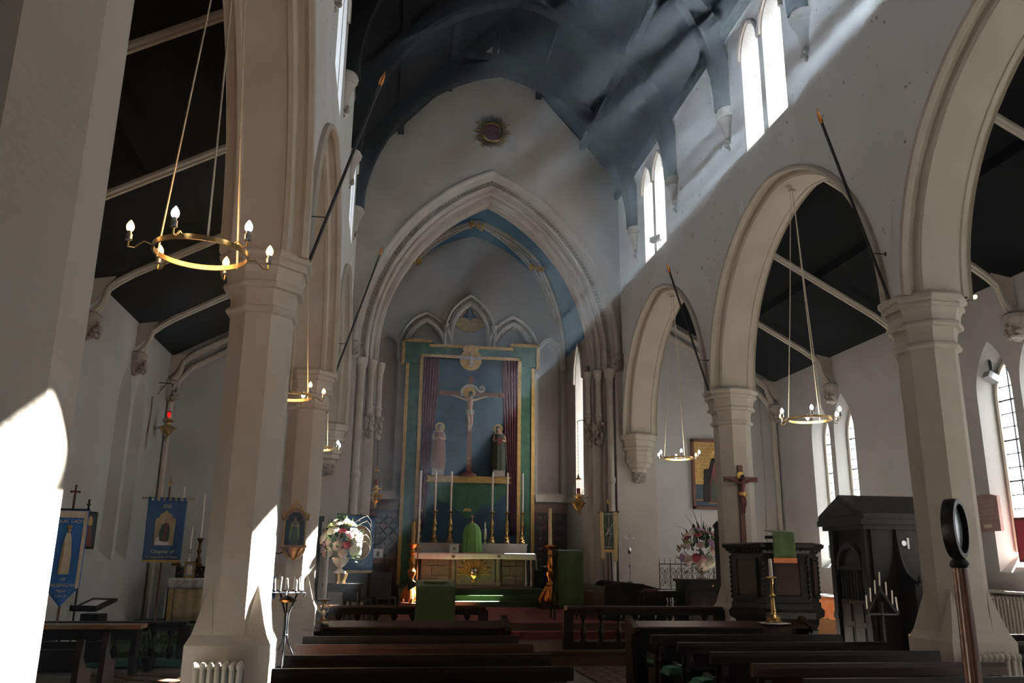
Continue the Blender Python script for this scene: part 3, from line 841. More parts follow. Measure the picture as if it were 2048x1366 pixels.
E_ = thing('legilium', 'folding lectern stand draped in dark green cloth beside the red carpet', 'lectern', (1.25, 15.5, .41))
for s in (-1, 1):
    MB().tube([(s * .2 - .1, -.12, 0), (s * .2 - .06, .10, 1.15)], .016, 6).build('leg', 'black_wood', E_)
    MB().tube([(s * .2 - .1, .30, 0), (s * .2 - .06, -.10, 1.15)], .016, 6).build('leg', 'black_wood', E_)
m = MB(); m.grid(lambda u, v: ((u - .5) * .46, -.14 + .01 * sin(u * 11), 1.20 - v * .98), 24, 8)
m.grid(lambda u, v: ((u - .5) * .46, -.14 + v * .34, 1.20 + v * .03), 8, 4)
m.grid(lambda u, v: ((u - .5) * .46, .2 + .01 * sin(u * 11), 1.23 - v * .8), 16, 6)
solid(m.build('green_fall', 'green_cloth', E_, True), .008)

# ---- hoop-headed warden's staff close to the viewer
S_ = thing('churchwarden_staff', 'polished wooden staff with a round black hoop head standing close to the viewer', 'staff', (-.05, 2.95, 0), radians(40.5))
MB().tube([(0, 0, 0), (0, 0, .70), (0, 0, 1.46)], [.036, .034, .026], 14).build('shaft', 'staff_wood', S_, True)
MB().lathe([(.03, 1.455), (.036, 1.465), (.03, 1.48), (.02, 1.49)], 14).build('collar', 'black', S_, True)
m = MB(); n = 36
ring = [(.092, -.024), (.110, -.022), (.113, 0), (.110, .022), (.092, .024), (.089, 0)]
vs_ = []
for k in range(n):
    a = 2 * pi * k / n
    for r, t in ring: vs_.append((r * cos(a), t, 1.60 + r * sin(a)))
fs = [(k * 6 + j, k * 6 + (j + 1) % 6, ((k + 1) % n) * 6 + (j + 1) % 6, ((k + 1) % n) * 6 + j) for k in range(n) for j in range(6)]
m.add(vs_, fs); m.build('hoop', 'black_wood', S_, True)
m = MB(); m.lathe([(.091, -.003), (.091, .003)], 32); m.xf(Matrix.Translation((0, 0, 1.60)) @ Matrix.Rotation(pi / 2, 4, 'X')); m.build('disc', 'mirror_glass', S_)

# ---- radiators
def make_radiator(label, loc, rz, n, hgt=.62, pitch=.055):
    R_ = thing('radiator', label, 'radiator', loc, rz)
    sec = MB()
    for y in (-.05, .05): sec.tube([(0, y, .05), (0, y, hgt - .05)], .017, 8)
    sec.ball((0, -.05, hgt - .04), (.022, .03, .035), 8, 6).ball((0, .05, hgt - .04), (.022, .03, .035), 8, 6).tube([(0, -.05, hgt - .035), (0, .05, hgt - .035)], .02, 8).tube([(0, -.05, .06), (0, .05, .06)], .02, 8)
    me = sec.mesh('section', 'radiator', True)
    for k in range(n): share(me, 'section', R_, ((k - (n - 1) / 2) * pitch, 0, 0))
    w2 = (n - 1) / 2 * pitch
    MB().tube([(-w2 - .02, 0, .06), (w2 + .02, 0, .06)], .018, 8).tube([(-w2 - .02, 0, hgt - .05), (w2 + .03, 0, hgt - .05)], .018, 8).build('pipe', 'radiator', R_, True)
    for s in (-1, 1): MB().box(s * w2 - .02, s * w2 + .02, -.04, .04, 0, .06).build('foot', 'radiator', R_)
    return R_


make_radiator('cream ribbed radiator against the sunlit pillar', (-3.44, 7.36, 0), 0, 7, .655, .056)
make_radiator('cream ribbed radiator against the pillar behind the wooden staff', (3.40, 7.33, 0), 0, 8, .69, .058)
make_radiator('cream wall radiator under the memorial tablet by the aisle window', (6.62, 10.6, 0), pi / 2, 24, 1.05, .07)
SH = thing('shelf', 'narrow shelf over the wall radiator in the confessional aisle', 'shelf', (6.62, 10.6, 1.07))
MB().box(-.13, .12, -.95, .95, 0, .035).build('board', 'stone', SH)
MB().box(-.08, .12, -.80, -.76, -.08, 0).box(-.08, .12, .76, .80, -.08, 0).build('bracket', 'stone', SH)

# ---- votive candle stand by the banner-side pillar
V_ = thing('votive_stand', 'black wrought iron votive stand with white candles beside the shrine pillar', 'candle stand', (-3.40, 12.05, 0))
for a in (0, 2.1, 4.2):
    c, s = cos(a + .5), sin(a + .5)
    MB().tube([(c * .20, s * .20, .02), (c * .16, s * .16, .14), (c * .04, s * .04, .36), (c * .02, s * .02, .55), (c * .025, s * .025, .72), (c * .13, s * .13, .98), (c * .22, s * .22, 1.02), (c * .25, s * .25, .97), (c * .22, s * .22, .94)], .012, 6).build('leg', 'iron', V_, True)
MB().tube([(.2 * cos(k * pi / 12), .2 * sin(k * pi / 12), .03) for k in range(24)], .012, 6, True).build('base_ring', 'iron', V_, True)
MB().tube([(.03 * cos(k * pi / 6), .03 * sin(k * pi / 6), .45) for k in range(12)], .012, 6, True).build('collar', 'iron', V_)
MB().lathe([(.10, .87), (.12, .90), (.06, .93), (.02, .95)], 14).build('bowl', 'gilt_copper', V_, True)
m = MB(); m.lathe([(.23, .985), (.235, .995), (.20, 1.0), (.0, 1.0)], 24); m.build('tray', 'iron', V_)
cmesh = MB().lathe([(.011, 0), (.0105, .17), (.003, .175)], 8).mesh('candle', 'wax', True)
socket = MB().lathe([(.016, 0), (.018, .02), (.013, .022)], 8).mesh('socket', 'iron')
random.seed(4)
for k in range(11):
    a = k * 2 * pi / 11 + .2
    p = (.19 * cos(a), .19 * sin(a), 1.0)
    share(socket, 'socket', V_, p)
    share(cmesh, 'candle', V_, (p[0], p[1], 1.015), (random.uniform(-.12, .12), random.uniform(-.12, .12), 0), (1, 1, random.uniform(.8, 1.1)))

# ================================================================== FIGURES
def skin_mesh(name, m, V, E, Rr, parent, root=0, sub=2, loc=(0, 0, 0), sc=1.0):
    me = bpy.data.meshes.new(name); me.from_pydata([tuple(c * sc for c in v) for v in V], E, [])
    o = bpy.data.objects.new(name, me); COL.objects.link(o)
    sk = o.modifiers.new('skin', 'SKIN'); sk.use_smooth_shade = True
    o.modifiers.new('subdivision', 'SUBSURF').levels = sub
    o.modifiers[-1].render_levels = sub
    for i, r in enumerate(Rr):
        d = me.skin_vertices[0].data[i]; q = r if isinstance(r, tuple) else (r, r); d.radius = (q[0] * sc, q[1] * sc); d.use_root = (i == root)
    me.materials.append(MATS[m])
    if parent: o.parent = parent
    o.location = loc
    return o


def corpus(parent, loc, sc, body='flesh', cloth='white_cloth', hair='black_wood'):
    """carved figure with outstretched arms, feet at loc, about 1*sc tall"""
    V = [(0, 0, .47), (.0, .0, .57), (.01, -.01, .68), (.01, -.005, .77), (.015, -.02, .82), (.02, -.045, .88), (.02, -.045, .945)]
    Rr = [(.07, .055), (.058, .045), (.08, .055), (.06, .04), (.028, .028), (.045, .05), (.038, .042)]
    E = [(0, 1), (1, 2), (2, 3), (3, 4), (4, 5), (5, 6)]
    for s in (-1, 1):
        b = len(V)
        V += [(s * .10, 0, .775), (s * .235, -.012, .815), (s * .37, 0, .86), (s * .405, -.005, .87)]
        Rr += [.034, .024, .017, (.018, .01)]
        E += [(3, b), (b, b + 1), (b + 1, b + 2), (b + 2, b + 3)]
        for q in range(3):                                   # fingers
            V.append((s * .445, -.012 + .0, .862 + .012 * q)); Rr.append(.0055); E.append((b + 3, len(V) - 1))
        b = len(V)
        V += [(s * .04, 0, .42), (s * .035 + .02, -.055, .25), (s * .022 + .01, -.005, .07), (s * .016 + .01, -.045, .0)]
        Rr += [.046, .034, .023, (.018, .014)]
        E += [(0, b), (b, b + 1), (b + 1, b + 2), (b + 2, b + 3)]
    o = skin_mesh('figure', body, V, E, Rr, parent, 0, 1, loc, sc)
    m = MB()
    m.grid(lambda u, v: ((.088 + .006 * sin(u * 40)) * cos(2 * pi * u) * (1 - .1 * v), (.075 + .006 * sin(u * 34)) * sin(2 * pi * u), .53 - v * (.13 + .04 * sin(2 * pi * u * 1 + 1))), 36, 6)
    m.ball((.085, -.03, .47), (.018, .02, .06), 8, 6)
    m.xf(Matrix.Scale(sc, 4)); solid(m.build('loincloth', cloth, parent, True, loc), .008 * sc)
    m = MB().ball((.02, -.03, .935), (.05, .052, .05), 10, 6).ball((-.015, -.02, .89), (.02, .03, .05), 8, 6).ball((.055, -.02, .89), (.02, .03, .05), 8, 6).ball((.02, -.088, .885), (.022, .014, .03), 8, 6)
    m.xf(Matrix.Scale(sc, 4)); m.build('hair', hair, parent, True, loc)
    return o


def robed(parent, loc, h, robe, mantle, head='flesh', halo=True, tilt=0, book=False):
    """standing carved saint, feet at loc, height h, facing -y"""
    def rob(u, v):
        z = v * .80; w = .15 - .045 * v + .02 * sin(v * 3)
        fold = .010 * sin(u * 2 * pi * 9) * (1 - v)
        return ((w + fold) * cos(2 * pi * u) * h, (w * .72 + fold) * sin(2 * pi * u) * h, z * h)
    MB().grid(rob, 40, 10).build('robe', robe, parent, True, loc)

    def man(u, v):
        a = pi * (1.0 - 1.0 * u) ; a = -.35 + (pi + .7) * u
        w = .175 - .06 * (1 - v) + .008 * sin(u * 40)
        return (w * cos(a) * h, (w * .8 * sin(a) + .01) * h, (.84 - v * .72) * h)
    m = MB().grid(man, 30, 8); o = m.build('mantle', mantle, parent, True, loc); solid(o, .012 * h)
    V = [(0, 0, .80), (0, -.005, .86), (tilt * .02, -.02, .90), (tilt * .03, -.02, .96)]
    E = [(0, 1), (1, 2), (2, 3)]; Rr = [(.10, .06), .032, (.048, .05), (.04, .045)]
    for s in (-1, 1):
        b = len(V)
        V += [(s * .095, 0, .78), (s * .135, -.03, .64), (s * .03, -.13, .66), (s * .008, -.14, .69)]
        Rr += [.04, .036, .022, .015]; E += [(0, b), (b, b + 1), (b + 1, b + 2), (b + 2, b + 3)]
    skin_mesh('figure', head, V, E, Rr, parent, 0, 1, loc, h)
    m = MB().ball((tilt * .02, .004, .945), (.058, .058, .06), 10, 6).ball((tilt * .02, .02, .88), (.055, .045, .06), 10, 6); m.xf(Matrix.Scale(h, 4)); m.build('hood', mantle, parent, True, loc)
    if halo:
        m = MB(); m.lathe([(.105 * h, 0), (.11 * h, .008), (.105 * h, .014)], 28); m.xf(Matrix.Translation((tilt * .02 * h, .07 * h, .93 * h)) @ Matrix.Rotation(pi / 2, 4, 'X')); m.build('halo', 'gold_paint', parent, False, loc)
    if book:
        MB().box(-.06 * h, .05 * h, -.17 * h, -.14 * h, .56 * h, .70 * h).build('book', 'painted_red', parent, False, loc)


# ================================================================== HIGH ALTAR AND REREDOS
AL = thing('high_altar', 'stone high altar with block panels under a white cloth', 'altar', (.04, 20.6, .77))
MB().box(-1.28, 1.28, -.36, .40, 0, .80).build('core', 'altar_stone', AL)
MB().box(-1.34, 1.34, -.46, .42, 0, .07).build('plinth', 'altar_stone', AL)
MB().box(-1.40, 1.40, -.46, .45, .76, .80).build('mensa', 'altar_stone', AL)
random.seed(8)
bk = [MB().box(-.5, .5, 0, .03, -.5, .5).mesh('stone_block', k) for k in ('altar_stone', 'altar_stone_pale', 'altar_stone')]
for x0, x1 in ((-1.27, -.62), (.62, 1.20)):
    for r in range(3):
        zs = [.07, .30, .53, .76]
        cuts = [x0, x0 + (x1 - x0) * (.36 if r % 2 else .58), x1]
        for a, b in zip(cuts, cuts[1:]):
            share(random.choice(bk), 'stone_block', AL, ((a + b) / 2, -.385, (zs[r] + zs[r + 1]) / 2), (0, 0, 0), (b - a - .022, 1, zs[r + 1] - zs[r] - .022))
MB().box(-.46, .46, -.395, -.35, .07, .76).build('centre_panel', 'altar_stone', AL)
for x in (-.54, .54, 1.20, 1.33):
    r = .055 if abs(x) < 1 else .028
    MB().lathe([(r * 1.5, .07), (r * 1.5, .16), (r * 1.2, .18), (r, .20), (r, .68), (r * 1.3, .71), (r * 1.5, .76)], 12, (x, -.42, 0)).build('column', 'altar_stone' if abs(x) < 1 else 'steel', AL, True)
SB = thing('altar_sunburst', 'gilded fan sunburst with a chalice on the front of the high altar', 'relief', (.0, 20.19, .77))
for k in range(21):
    a = pi * k / 20; L_ = .40 if k % 2 == 0 else .33
    u = Vector((cos(a), 0, sin(a))); w_ = Vector((-sin(a), 0, cos(a))); c = Vector((0, -.01, .34))
    b0, b1 = c + u * .08, c + u * L_
    m = MB().add([b0 - w_ * .012, b1 - w_ * .02, b1 + w_ * .02, b0 + w_ * .012, b0 + Vector((0, -.03, 0)), b1 + Vector((0, -.018, 0))], [(0, 1, 5, 4), (4, 5, 2, 3), (0, 4, 3), (1, 2, 5), (0, 3, 2, 1)])
    m.build('ray', 'gold_paint', SB)
MB().lathe([(.055, .16), (.06, .18), (.02, .21), (.025, .24), (.09, .29), (.10, .34), (.095, .36)], 16, (0, -.04, 0), sy=.4).build('chalice', 'gold', SB, True)
MB().ball((.0, -.05, .40), (.09, .03, .075), 14, 8).build('host', 'silver', SB, True)
MB().box(-.085, .085, -.085, -.07, .395, .405).box(-.005, .005, -.085, -.07, .33, .475).build('cross', 'black', SB)
CL = thing('altar_cloth', 'white linen altar cloth hanging over the ends of the high altar', 'tablecloth', (.02, 20.6, 1.57))


def cl_f(u, v): return ((u - .5) * 2.9, -.48 - .006 * sin(u * 30) * v, .012 - v * (.135 + .01 * sin(u * 7)))


m = MB().grid(cl_f, 60, 4).grid(lambda u, v: ((u - .5) * 2.9, -.48 + v * .95, .012 + .004), 10, 4)
for s in (-1, 1):
    m.grid(lambda u, v: (s * (1.45 + .03 * sin(u * 12) * v + .03 * v), -.48 + u * .95, .014 - v * (.34 + .05 * sin(u * 9))), 16, 8)
solid(m.build('linen', 'white_cloth', CL, True), .006)
RT = thing('retable', 'low grey stone gradine behind the altar carrying the six candlesticks', 'shelf', (.03, 21.15, .77))
MB().box(-1.36, 1.36, -.2, .25, 0, 1.04).build('step', 'stone_grey', RT)
MB().box(-1.38, 1.38, -.22, .25, 1.02, 1.055).build('ledge', 'stone_grey', RT)
cs0 = None
for k, (x, dz) in enumerate(((-1.28, 0), (-.90, 0), (-.51, .0), (.53, 0), (.91, 0), (1.30, 0))):
    lab = 'brass altar candlestick with a tall white candle, %s from the shrine side' % ('first', 'second', 'third', 'fourth', 'fifth', 'sixth')[k]
    if cs0 is None:
        cs0 = thing('altar_candlestick', lab, 'candlestick', (x, 21.1, 1.83), group='six candlesticks on the altar gradine')
        MB().lathe([(.09, 0), (.092, .02), (.075, .04), (.08, .07), (.055, .10), (.07, .14), (.065, .17), (.035, .19), (.03, .23), (.05, .27), (.05, .33), (.035, .37), (.045, .42), (.055, .47), (.035, .52), (.022, .58), (.024, .66), (.03, .69), (.02, .71), (.045, .745), (.075, .76), (.075, .775), (.02, .78)], 16).build('stem', 'brass', cs0, True)
        MB().lathe([(.0235, .775), (.023, 1.74), (.008, 1.75)], 12).build('candle', 'wax', cs0, True)
    else:
        copy_tree(cs0, (x, 21.1, 1.83 + dz), rz=k * .4, label=lab)
TB = thing('tabernacle', 'domed tabernacle under a pleated bright green veil with a cross on top', 'tabernacle', (0, 20.78, 1.59))


def veil(u, v):
    a = 2 * pi * u; t = v
    r = .245 * (1 - .12 * t) if t < .55 else .23 * sqrt(max(1 - ((t - .55) / .46) ** 2, 0.0))
    r += .011 * sin(a * 14) * (1 - t) + .004 * sin(a * 9)
    return (r * cos(a), r * .85 * sin(a), .02 + .70 * t)


MB().grid(veil, 112, 18).build('green_veil', 'green_silk', TB, True)
MB().lathe([(.20, 0), (.20, .03)], 20).build('base', 'gold', TB)
MB().ball((0, 0, .73), .03, 10, 6).lathe([(.012, .74), (.012, .80)], 8).box(-.01, .01, -.01, .01, .80, .92).box(-.045, .045, -.01, .01, .86, .88).build('cross', 'gold', TB)
ST = thing('statuette', 'small pale silver statuette beside the green tabernacle veil', 'statue', (.34, 20.95, 1.83))
MB().lathe([(.05, 0), (.05, .02), (.015, .05), (.015, .08), (.045, .11), (.05, .25), (.035, .33), (.02, .36), (.03, .40), (.02, .45), (.004, .52)], 12).build('figure', 'silver', ST, True)
MC = thing('mass_card', 'small white card with an emblem standing on the altar', 'card', (-.44, 20.62, 1.59))
MB().box(-.11, .11, 0, .01, 0, .20).build('card', 'white_paint', MC)
m = MB()
for k in range(4): m.ball((.022 * cos(k * pi / 2 + pi / 4), -.004, .10 + .022 * sin(k * pi / 2 + pi / 4)), (.02, .004, .02), 8, 5)
m.build('emblem', 'gold_paint', MC)

RD = thing('reredos', 'tall green and gold framed reredos painted deep blue behind the altar', 'reredos', (.03, 22.3, .41))
Z = lambda z: z - .41
MB().box(-1.78, 1.78, 0, .12, Z(.8), Z(6.95)).build('frame_board', 'painting_green', RD)
MB().box(-1.86, -1.05, -.02, .12, Z(6.62), Z(7.22)).box(1.05, 1.86, -.02, .12, Z(6.62), Z(7.22)).box(-1.1, 1.1, -.02, .12, Z(6.62), Z(7.12)).build('head_board', 'painting_green', RD)


def bar(x0, x1, z0, z1, y0=-.05, y1=0.0, nm='gilt_border', mt='gold_paint', p=RD):
    return MB().box(x0, x1, y0, y1, Z(z0), Z(z1)).build(nm, mt, p)


for s in (-1, 1):
    a, b = sorted((s * 1.78, s * 1.69)); bar(a, b, .8, 6.6, -.035)
    a, b = sorted((s * 1.90, s * 1.82)); bar(a, b, 6.56, 7.28, -.06)
    a, b = sorted((s * 1.90, s * 1.10)); bar(a, b, 7.20, 7.28, -.06)
    a, b = sorted((s * 1.40, s * 1.31)); bar(a, b, 1.2, 6.86, -.04)
bar(-1.16, 1.16, 7.08, 7.16, -.06); bar(-1.40, 1.40, 6.79, 6.87, -.04)
bar(-1.31, 1.31, 1.2, 6.79, -.02, .01, 'painted_field', 'painting_blue')
for s in (-1, 1):
    def cur(u, v):
        top = (1.30, .86); z = 6.78 - v * (4.6 if s < 0 else 4.7)
        w_in = .86 + (.30) * v ** 1.4
        x = 1.30 - u * (1.30 - w_in)
        return (s * x, -.05 - .028 * sin(u * 2 * pi * 5.5), Z(z))
    solid(MB().grid(cur, 60, 16).build('curtain', 'purple_curtain', RD, True), .006)
bar(-1.08, 1.08, 3.44, 3.55, -.14, 0, 'shelf'); bar(-1.12, 1.12, 3.40, 3.44, -.12, 0, 'shelf'); bar(-1.11, 1.11, 3.53, 3.57, -.16, 0, 'shelf')
pts = [(-1.05, 3.40), (-1.0, 3.15), (-.75, 2.9), (-.5, 2.85), (-.25, 2.65), (0, 2.45), (.25, 2.65), (.5, 2.85), (.75, 2.9), (1.0, 3.15), (1.05, 3.40)]
MB().prism([(x, Z(z)) for x, z in pts], 'y', -.035, -.015).build('console', 'painting_green', RD)
MB().prism([(-.14, Z(2.66)), (.10, Z(2.66)), (.07, Z(2.74)), (-.08, Z(2.74))], 'y', -.055, -.03).build('finial', 'gold_paint', RD)
# dove roundel
m = MB(); m.lathe([(.30, 0), (.30, .03), (.27, .035)], 32); m.xf(Matrix.Translation((-.02, -.07, Z(6.75))) @ Matrix.Rotation(pi / 2, 4, 'X')); m.build('dove_roundel', 'gold_paint', RD)
for x, z in ((-.13, 7.05), (.07, 7.05), (-.03, 7.10)): MB().ball((x, -.10, Z(z)), (.12, .015, .10), 12, 6).build('cloud', 'gold_paint', RD, True)
m = MB().ball((-.02, -.12, Z(6.74)), (.05, .025, .13), 10, 6).ball((-.02, -.13, Z(6.90)), (.035, .02, .045), 8, 6)
for s in (-1, 1): m.add([(-.02, -.12, Z(6.83)), (-.02 + s * .25, -.12, Z(6.84)), (-.02 + s * .44, -.11, Z(6.80)), (-.02 + s * .22, -.12, Z(6.75)), (-.02, -.12, Z(6.72)), (-.02, -.135, Z(6.78))], [(0, 1, 5), (1, 2, 5), (2, 3, 5), (3, 4, 5)])
m.add([(-.04, -.12, Z(6.66)), (-.10, -.12, Z(6.55)), (.06, -.12, Z(6.55)), (0, -.12, Z(6.66))], [(0, 1, 2, 3)])
m.build('dove', 'stone_carved', RD)
# carved crucifixion group standing on the shelf
CR = thing('crucifix', 'large carved crucifix on the painted blue reredos', 'crucifix', (.02, 22.16, 3.57))
MB().box(-.06, .06, -.02, .02, .05, 2.68).build('upright', 'cross_wood', CR)
MB().box(-.86, .90, -.02, .02, 2.15, 2.27).build('crossbar', 'cross_wood', CR)
for x, z in ((-.80, 2.21), (.84, 2.21), (0, 2.62), (0, .46)):
    m = MB(); m.lathe([(.075, 0), (.075, .03), (.055, .04)], 16); m.xf(Matrix.Translation((x, -.015, z)) @ Matrix.Rotation(pi / 2, 4, 'X')); m.build('medallion', 'painted_red' if z < 1 else 'cross_wood', CR)
    if z < 1: lettering('SI', CR, (x, -.062, z), .08, 'gold_paint')
MB().lathe([(.22, 0), (.20, .06), (.12, .10), (.08, .12)], 14, sy=.5).build('foot', 'painted_red', CR, True)
m = MB(); m.lathe([(.17, 0), (.175, .01), (.17, .02)], 28); m.xf(Matrix.Translation((-.04, -.05, 2.24)) @ Matrix.Rotation(pi / 2, 4, 'X')); m.build('halo', 'gold_paint', CR)
scroll = [(-.24 + .0, -.06, 2.14)] + [(-.02 + .24 * cos(pi - k * pi / 10), -.07, 2.22 + .22 * sin(pi - k * pi / 10)) for k in range(1, 8)] + [(.20, -.08, 2.30), (.27, -.08, 2.27), (.34, -.08, 2.30), (.36, -.08, 2.38), (.30, -.08, 2.42), (.25, -.08, 2.38), (.28, -.08, 2.34)]
MB().tube(scroll, .035, 6).build('scroll', 'stone_carved', CR, True)
corpus(CR, (-.02, -.07, 1.17), 1.12, 'flesh', 'stone_carved')
for nm, x, rb, mn, bk_ in (('first', -.80, 'robe_rose', 'robe_grey', False), ('second', .82, 'robe_green', 'robe_green', True)):
    F_ = thing('saint_statue', 'haloed robed statue beside the crucifix, %s' % ('in a pale blue mantle' if not bk_ else 'in a dark green habit holding a book'), 'statue', (x, 22.16, 3.57))
    MB().box(-.16, .16, -.10, .08, 0, .17).build('plinth', 'stone_carved', F_)
    robed(F_, (0, -.03, .17), 1.20, rb, mn, tilt=1 if x < 0 else -1, book=bk_)
MO = thing('mosaic_panel', 'gold mosaic tympanum with winged angels in the middle niche', 'mosaic', (0, 22.76, 7.78))
m = MB()
lo = [(x, .10 - .20 * (1 - (x / .44) ** 2)) for x in [-.44 + .088 * k for k in range(11)]]
up = [(.44 - .088 * k, 0) for k in range(11)]
up = [(u, v + .05) for u, v in arc(1.02 - .02, .56, 10)][::-1]
m.prism(lo + up, 'y', 0, .03); m.build('ground', 'painting_dark', MO)
m = MB(); m.prism(lo + [(.40, .28), (.2, .33), (0, .30), (-.2, .33), (-.40, .28)], 'y', -.012, 0); m.build('gold_field', 'gold_paint', MO)
for s in (-1, 1):
    MB().ball((s * .2, -.02, .52), (.10, .012, .10), 10, 6).ball((s * .26, -.02, .42), (.07, .012, .09), 10, 6).build('angel', 'gold_paint', MO, True)
MB().ball((0, -.02, .42), (.055, .012, .2), 10, 6).ball((.0, -.02, .70), (.11, .01, .10), 10, 6).build('figure', 'robe_grey', MO, True)

# ---- roundel over the arch
RO = thing('sunburst_roundel', 'dark roundel with radiating gilt rays high above the chancel arch', 'roundel', (-.03, 18.03, 11.38))
random.seed(12)
rays = [MB().tube([(0, 0, 0), (.13, 0, 0), (.15, 0, 0)], [.013, .010, .002], 5).mesh('ray', k) for k in ('gold', 'gilt_copper')]
for k in range(84):
    a = k * 2 * pi / 84; q = random.uniform(.8, 1.5) if k % 7 else 1.75
    share(rays[0], 'ray', RO, (.24 * cos(a), -.05 - .02 * (k % 2), .24 * sin(a)), (0, -a, 0), (q, 1, 1))
m = MB(); n = 36; vs_ = []
prof = [(.20, -.03), (.235, -.10), (.265, -.09), (.285, -.02), (.20, 0)]
for k in range(n):
    a = 2 * pi * k / n
    for r, y in prof: vs_.append((r * cos(a), y, r * sin(a)))
m.add(vs_, [(k * 5 + j, k * 5 + (j + 1) % 5, ((k + 1) % n) * 5 + (j + 1) % 5, ((k + 1) % n) * 5 + j) for k in range(n) for j in range(5)]); m.build('rim', 'gold', RO, True)
m = MB(); m.lathe([(.215, 0), (.215, .03)], 30); m.xf(Matrix.Translation((0, -.03, 0)) @ Matrix.Rotation(pi / 2, 4, 'X')); m.build('disc', 'purple_curtain', RO)
m = MB(); random.seed(2)
for k in range(40):
    a = random.uniform(0, 2 * pi); r = random.uniform(.03, .2); m.ball((r * cos(a), -.065, r * sin(a)), random.uniform(.006, .016), 6, 4)
m.build('carving', 'painted_red', RO)
m = MB()
for k in range(24): m.ball((.19 * cos(k * pi / 12), -.07, .19 * sin(k * pi / 12)), .007, 6, 4)
m.build('studs', 'brass', RO)

# ---- great gilt candlesticks flanking the altar
for lab, x, y in (('great gilded candlestick with lion-foot base behind the green ambo', -1.50, 18.85), ('great gilded candlestick with lion-foot base beside the dark green lectern', 1.56, 18.85)):
    G_ = thing('great_candlestick', lab, 'candlestick', (x, y, .422))
    MB().box(-.26, .26, -.26, .26, 0, .10).build('block', 'red_wood', G_)
    for k in range(3):
        a = k * 2 * pi / 3 + pi / 6
        MB().tube([(.20 * cos(a), .20 * sin(a), .12), (.22 * cos(a), .22 * sin(a), .18), (.15 * cos(a), .15 * sin(a), .32), (.07 * cos(a), .07 * sin(a), .46)], [.045, .06, .055, .04], 8).build('lion_foot', 'gilt_copper', G_, True)
    MB().lathe([(.13, .14), (.15, .20), (.12, .30), (.09, .40), (.075, .46), (.10, .50), (.085, .54), (.05, .57), (.045, .62), (.085, .70), (.09, .76), (.06, .80), (.05, .84), (.07, .90), (.065, 1.0), (.05, 1.06), (.045, 1.10), (.07, 1.14), (.05, 1.18), (.045, 1.24), (.09, 1.29), (.13, 1.32), (.13, 1.345), (.04, 1.35)], 18).build('stem', 'gilt_copper', G_, True)
    MB().lathe([(.045, 1.345), (.04, 2.15 if x > 0 else 1.80), (.02, 2.16 if x > 0 else 1.81)], 12).build('candle', 'wax_cream' if x > 0 else 'gold_paint', G_, True)
T_ = thing('processional_torch', 'thin white candle leaning beside the gilded candlestick behind the ambo', 'candle', (-1.38, 18.95, .422))
MB().tube([(0, 0, 0), (.0, 0, 1.30)], .014, 8).lathe([(.05, 1.28), (.05, 1.30), (.02, 1.32)], 10).build('pole', 'gilt_copper', T_, True)
MB().lathe([(.02, 1.31), (.02, 2.05), (.008, 2.06)], 10).build('candle', 'wax', T_, True)

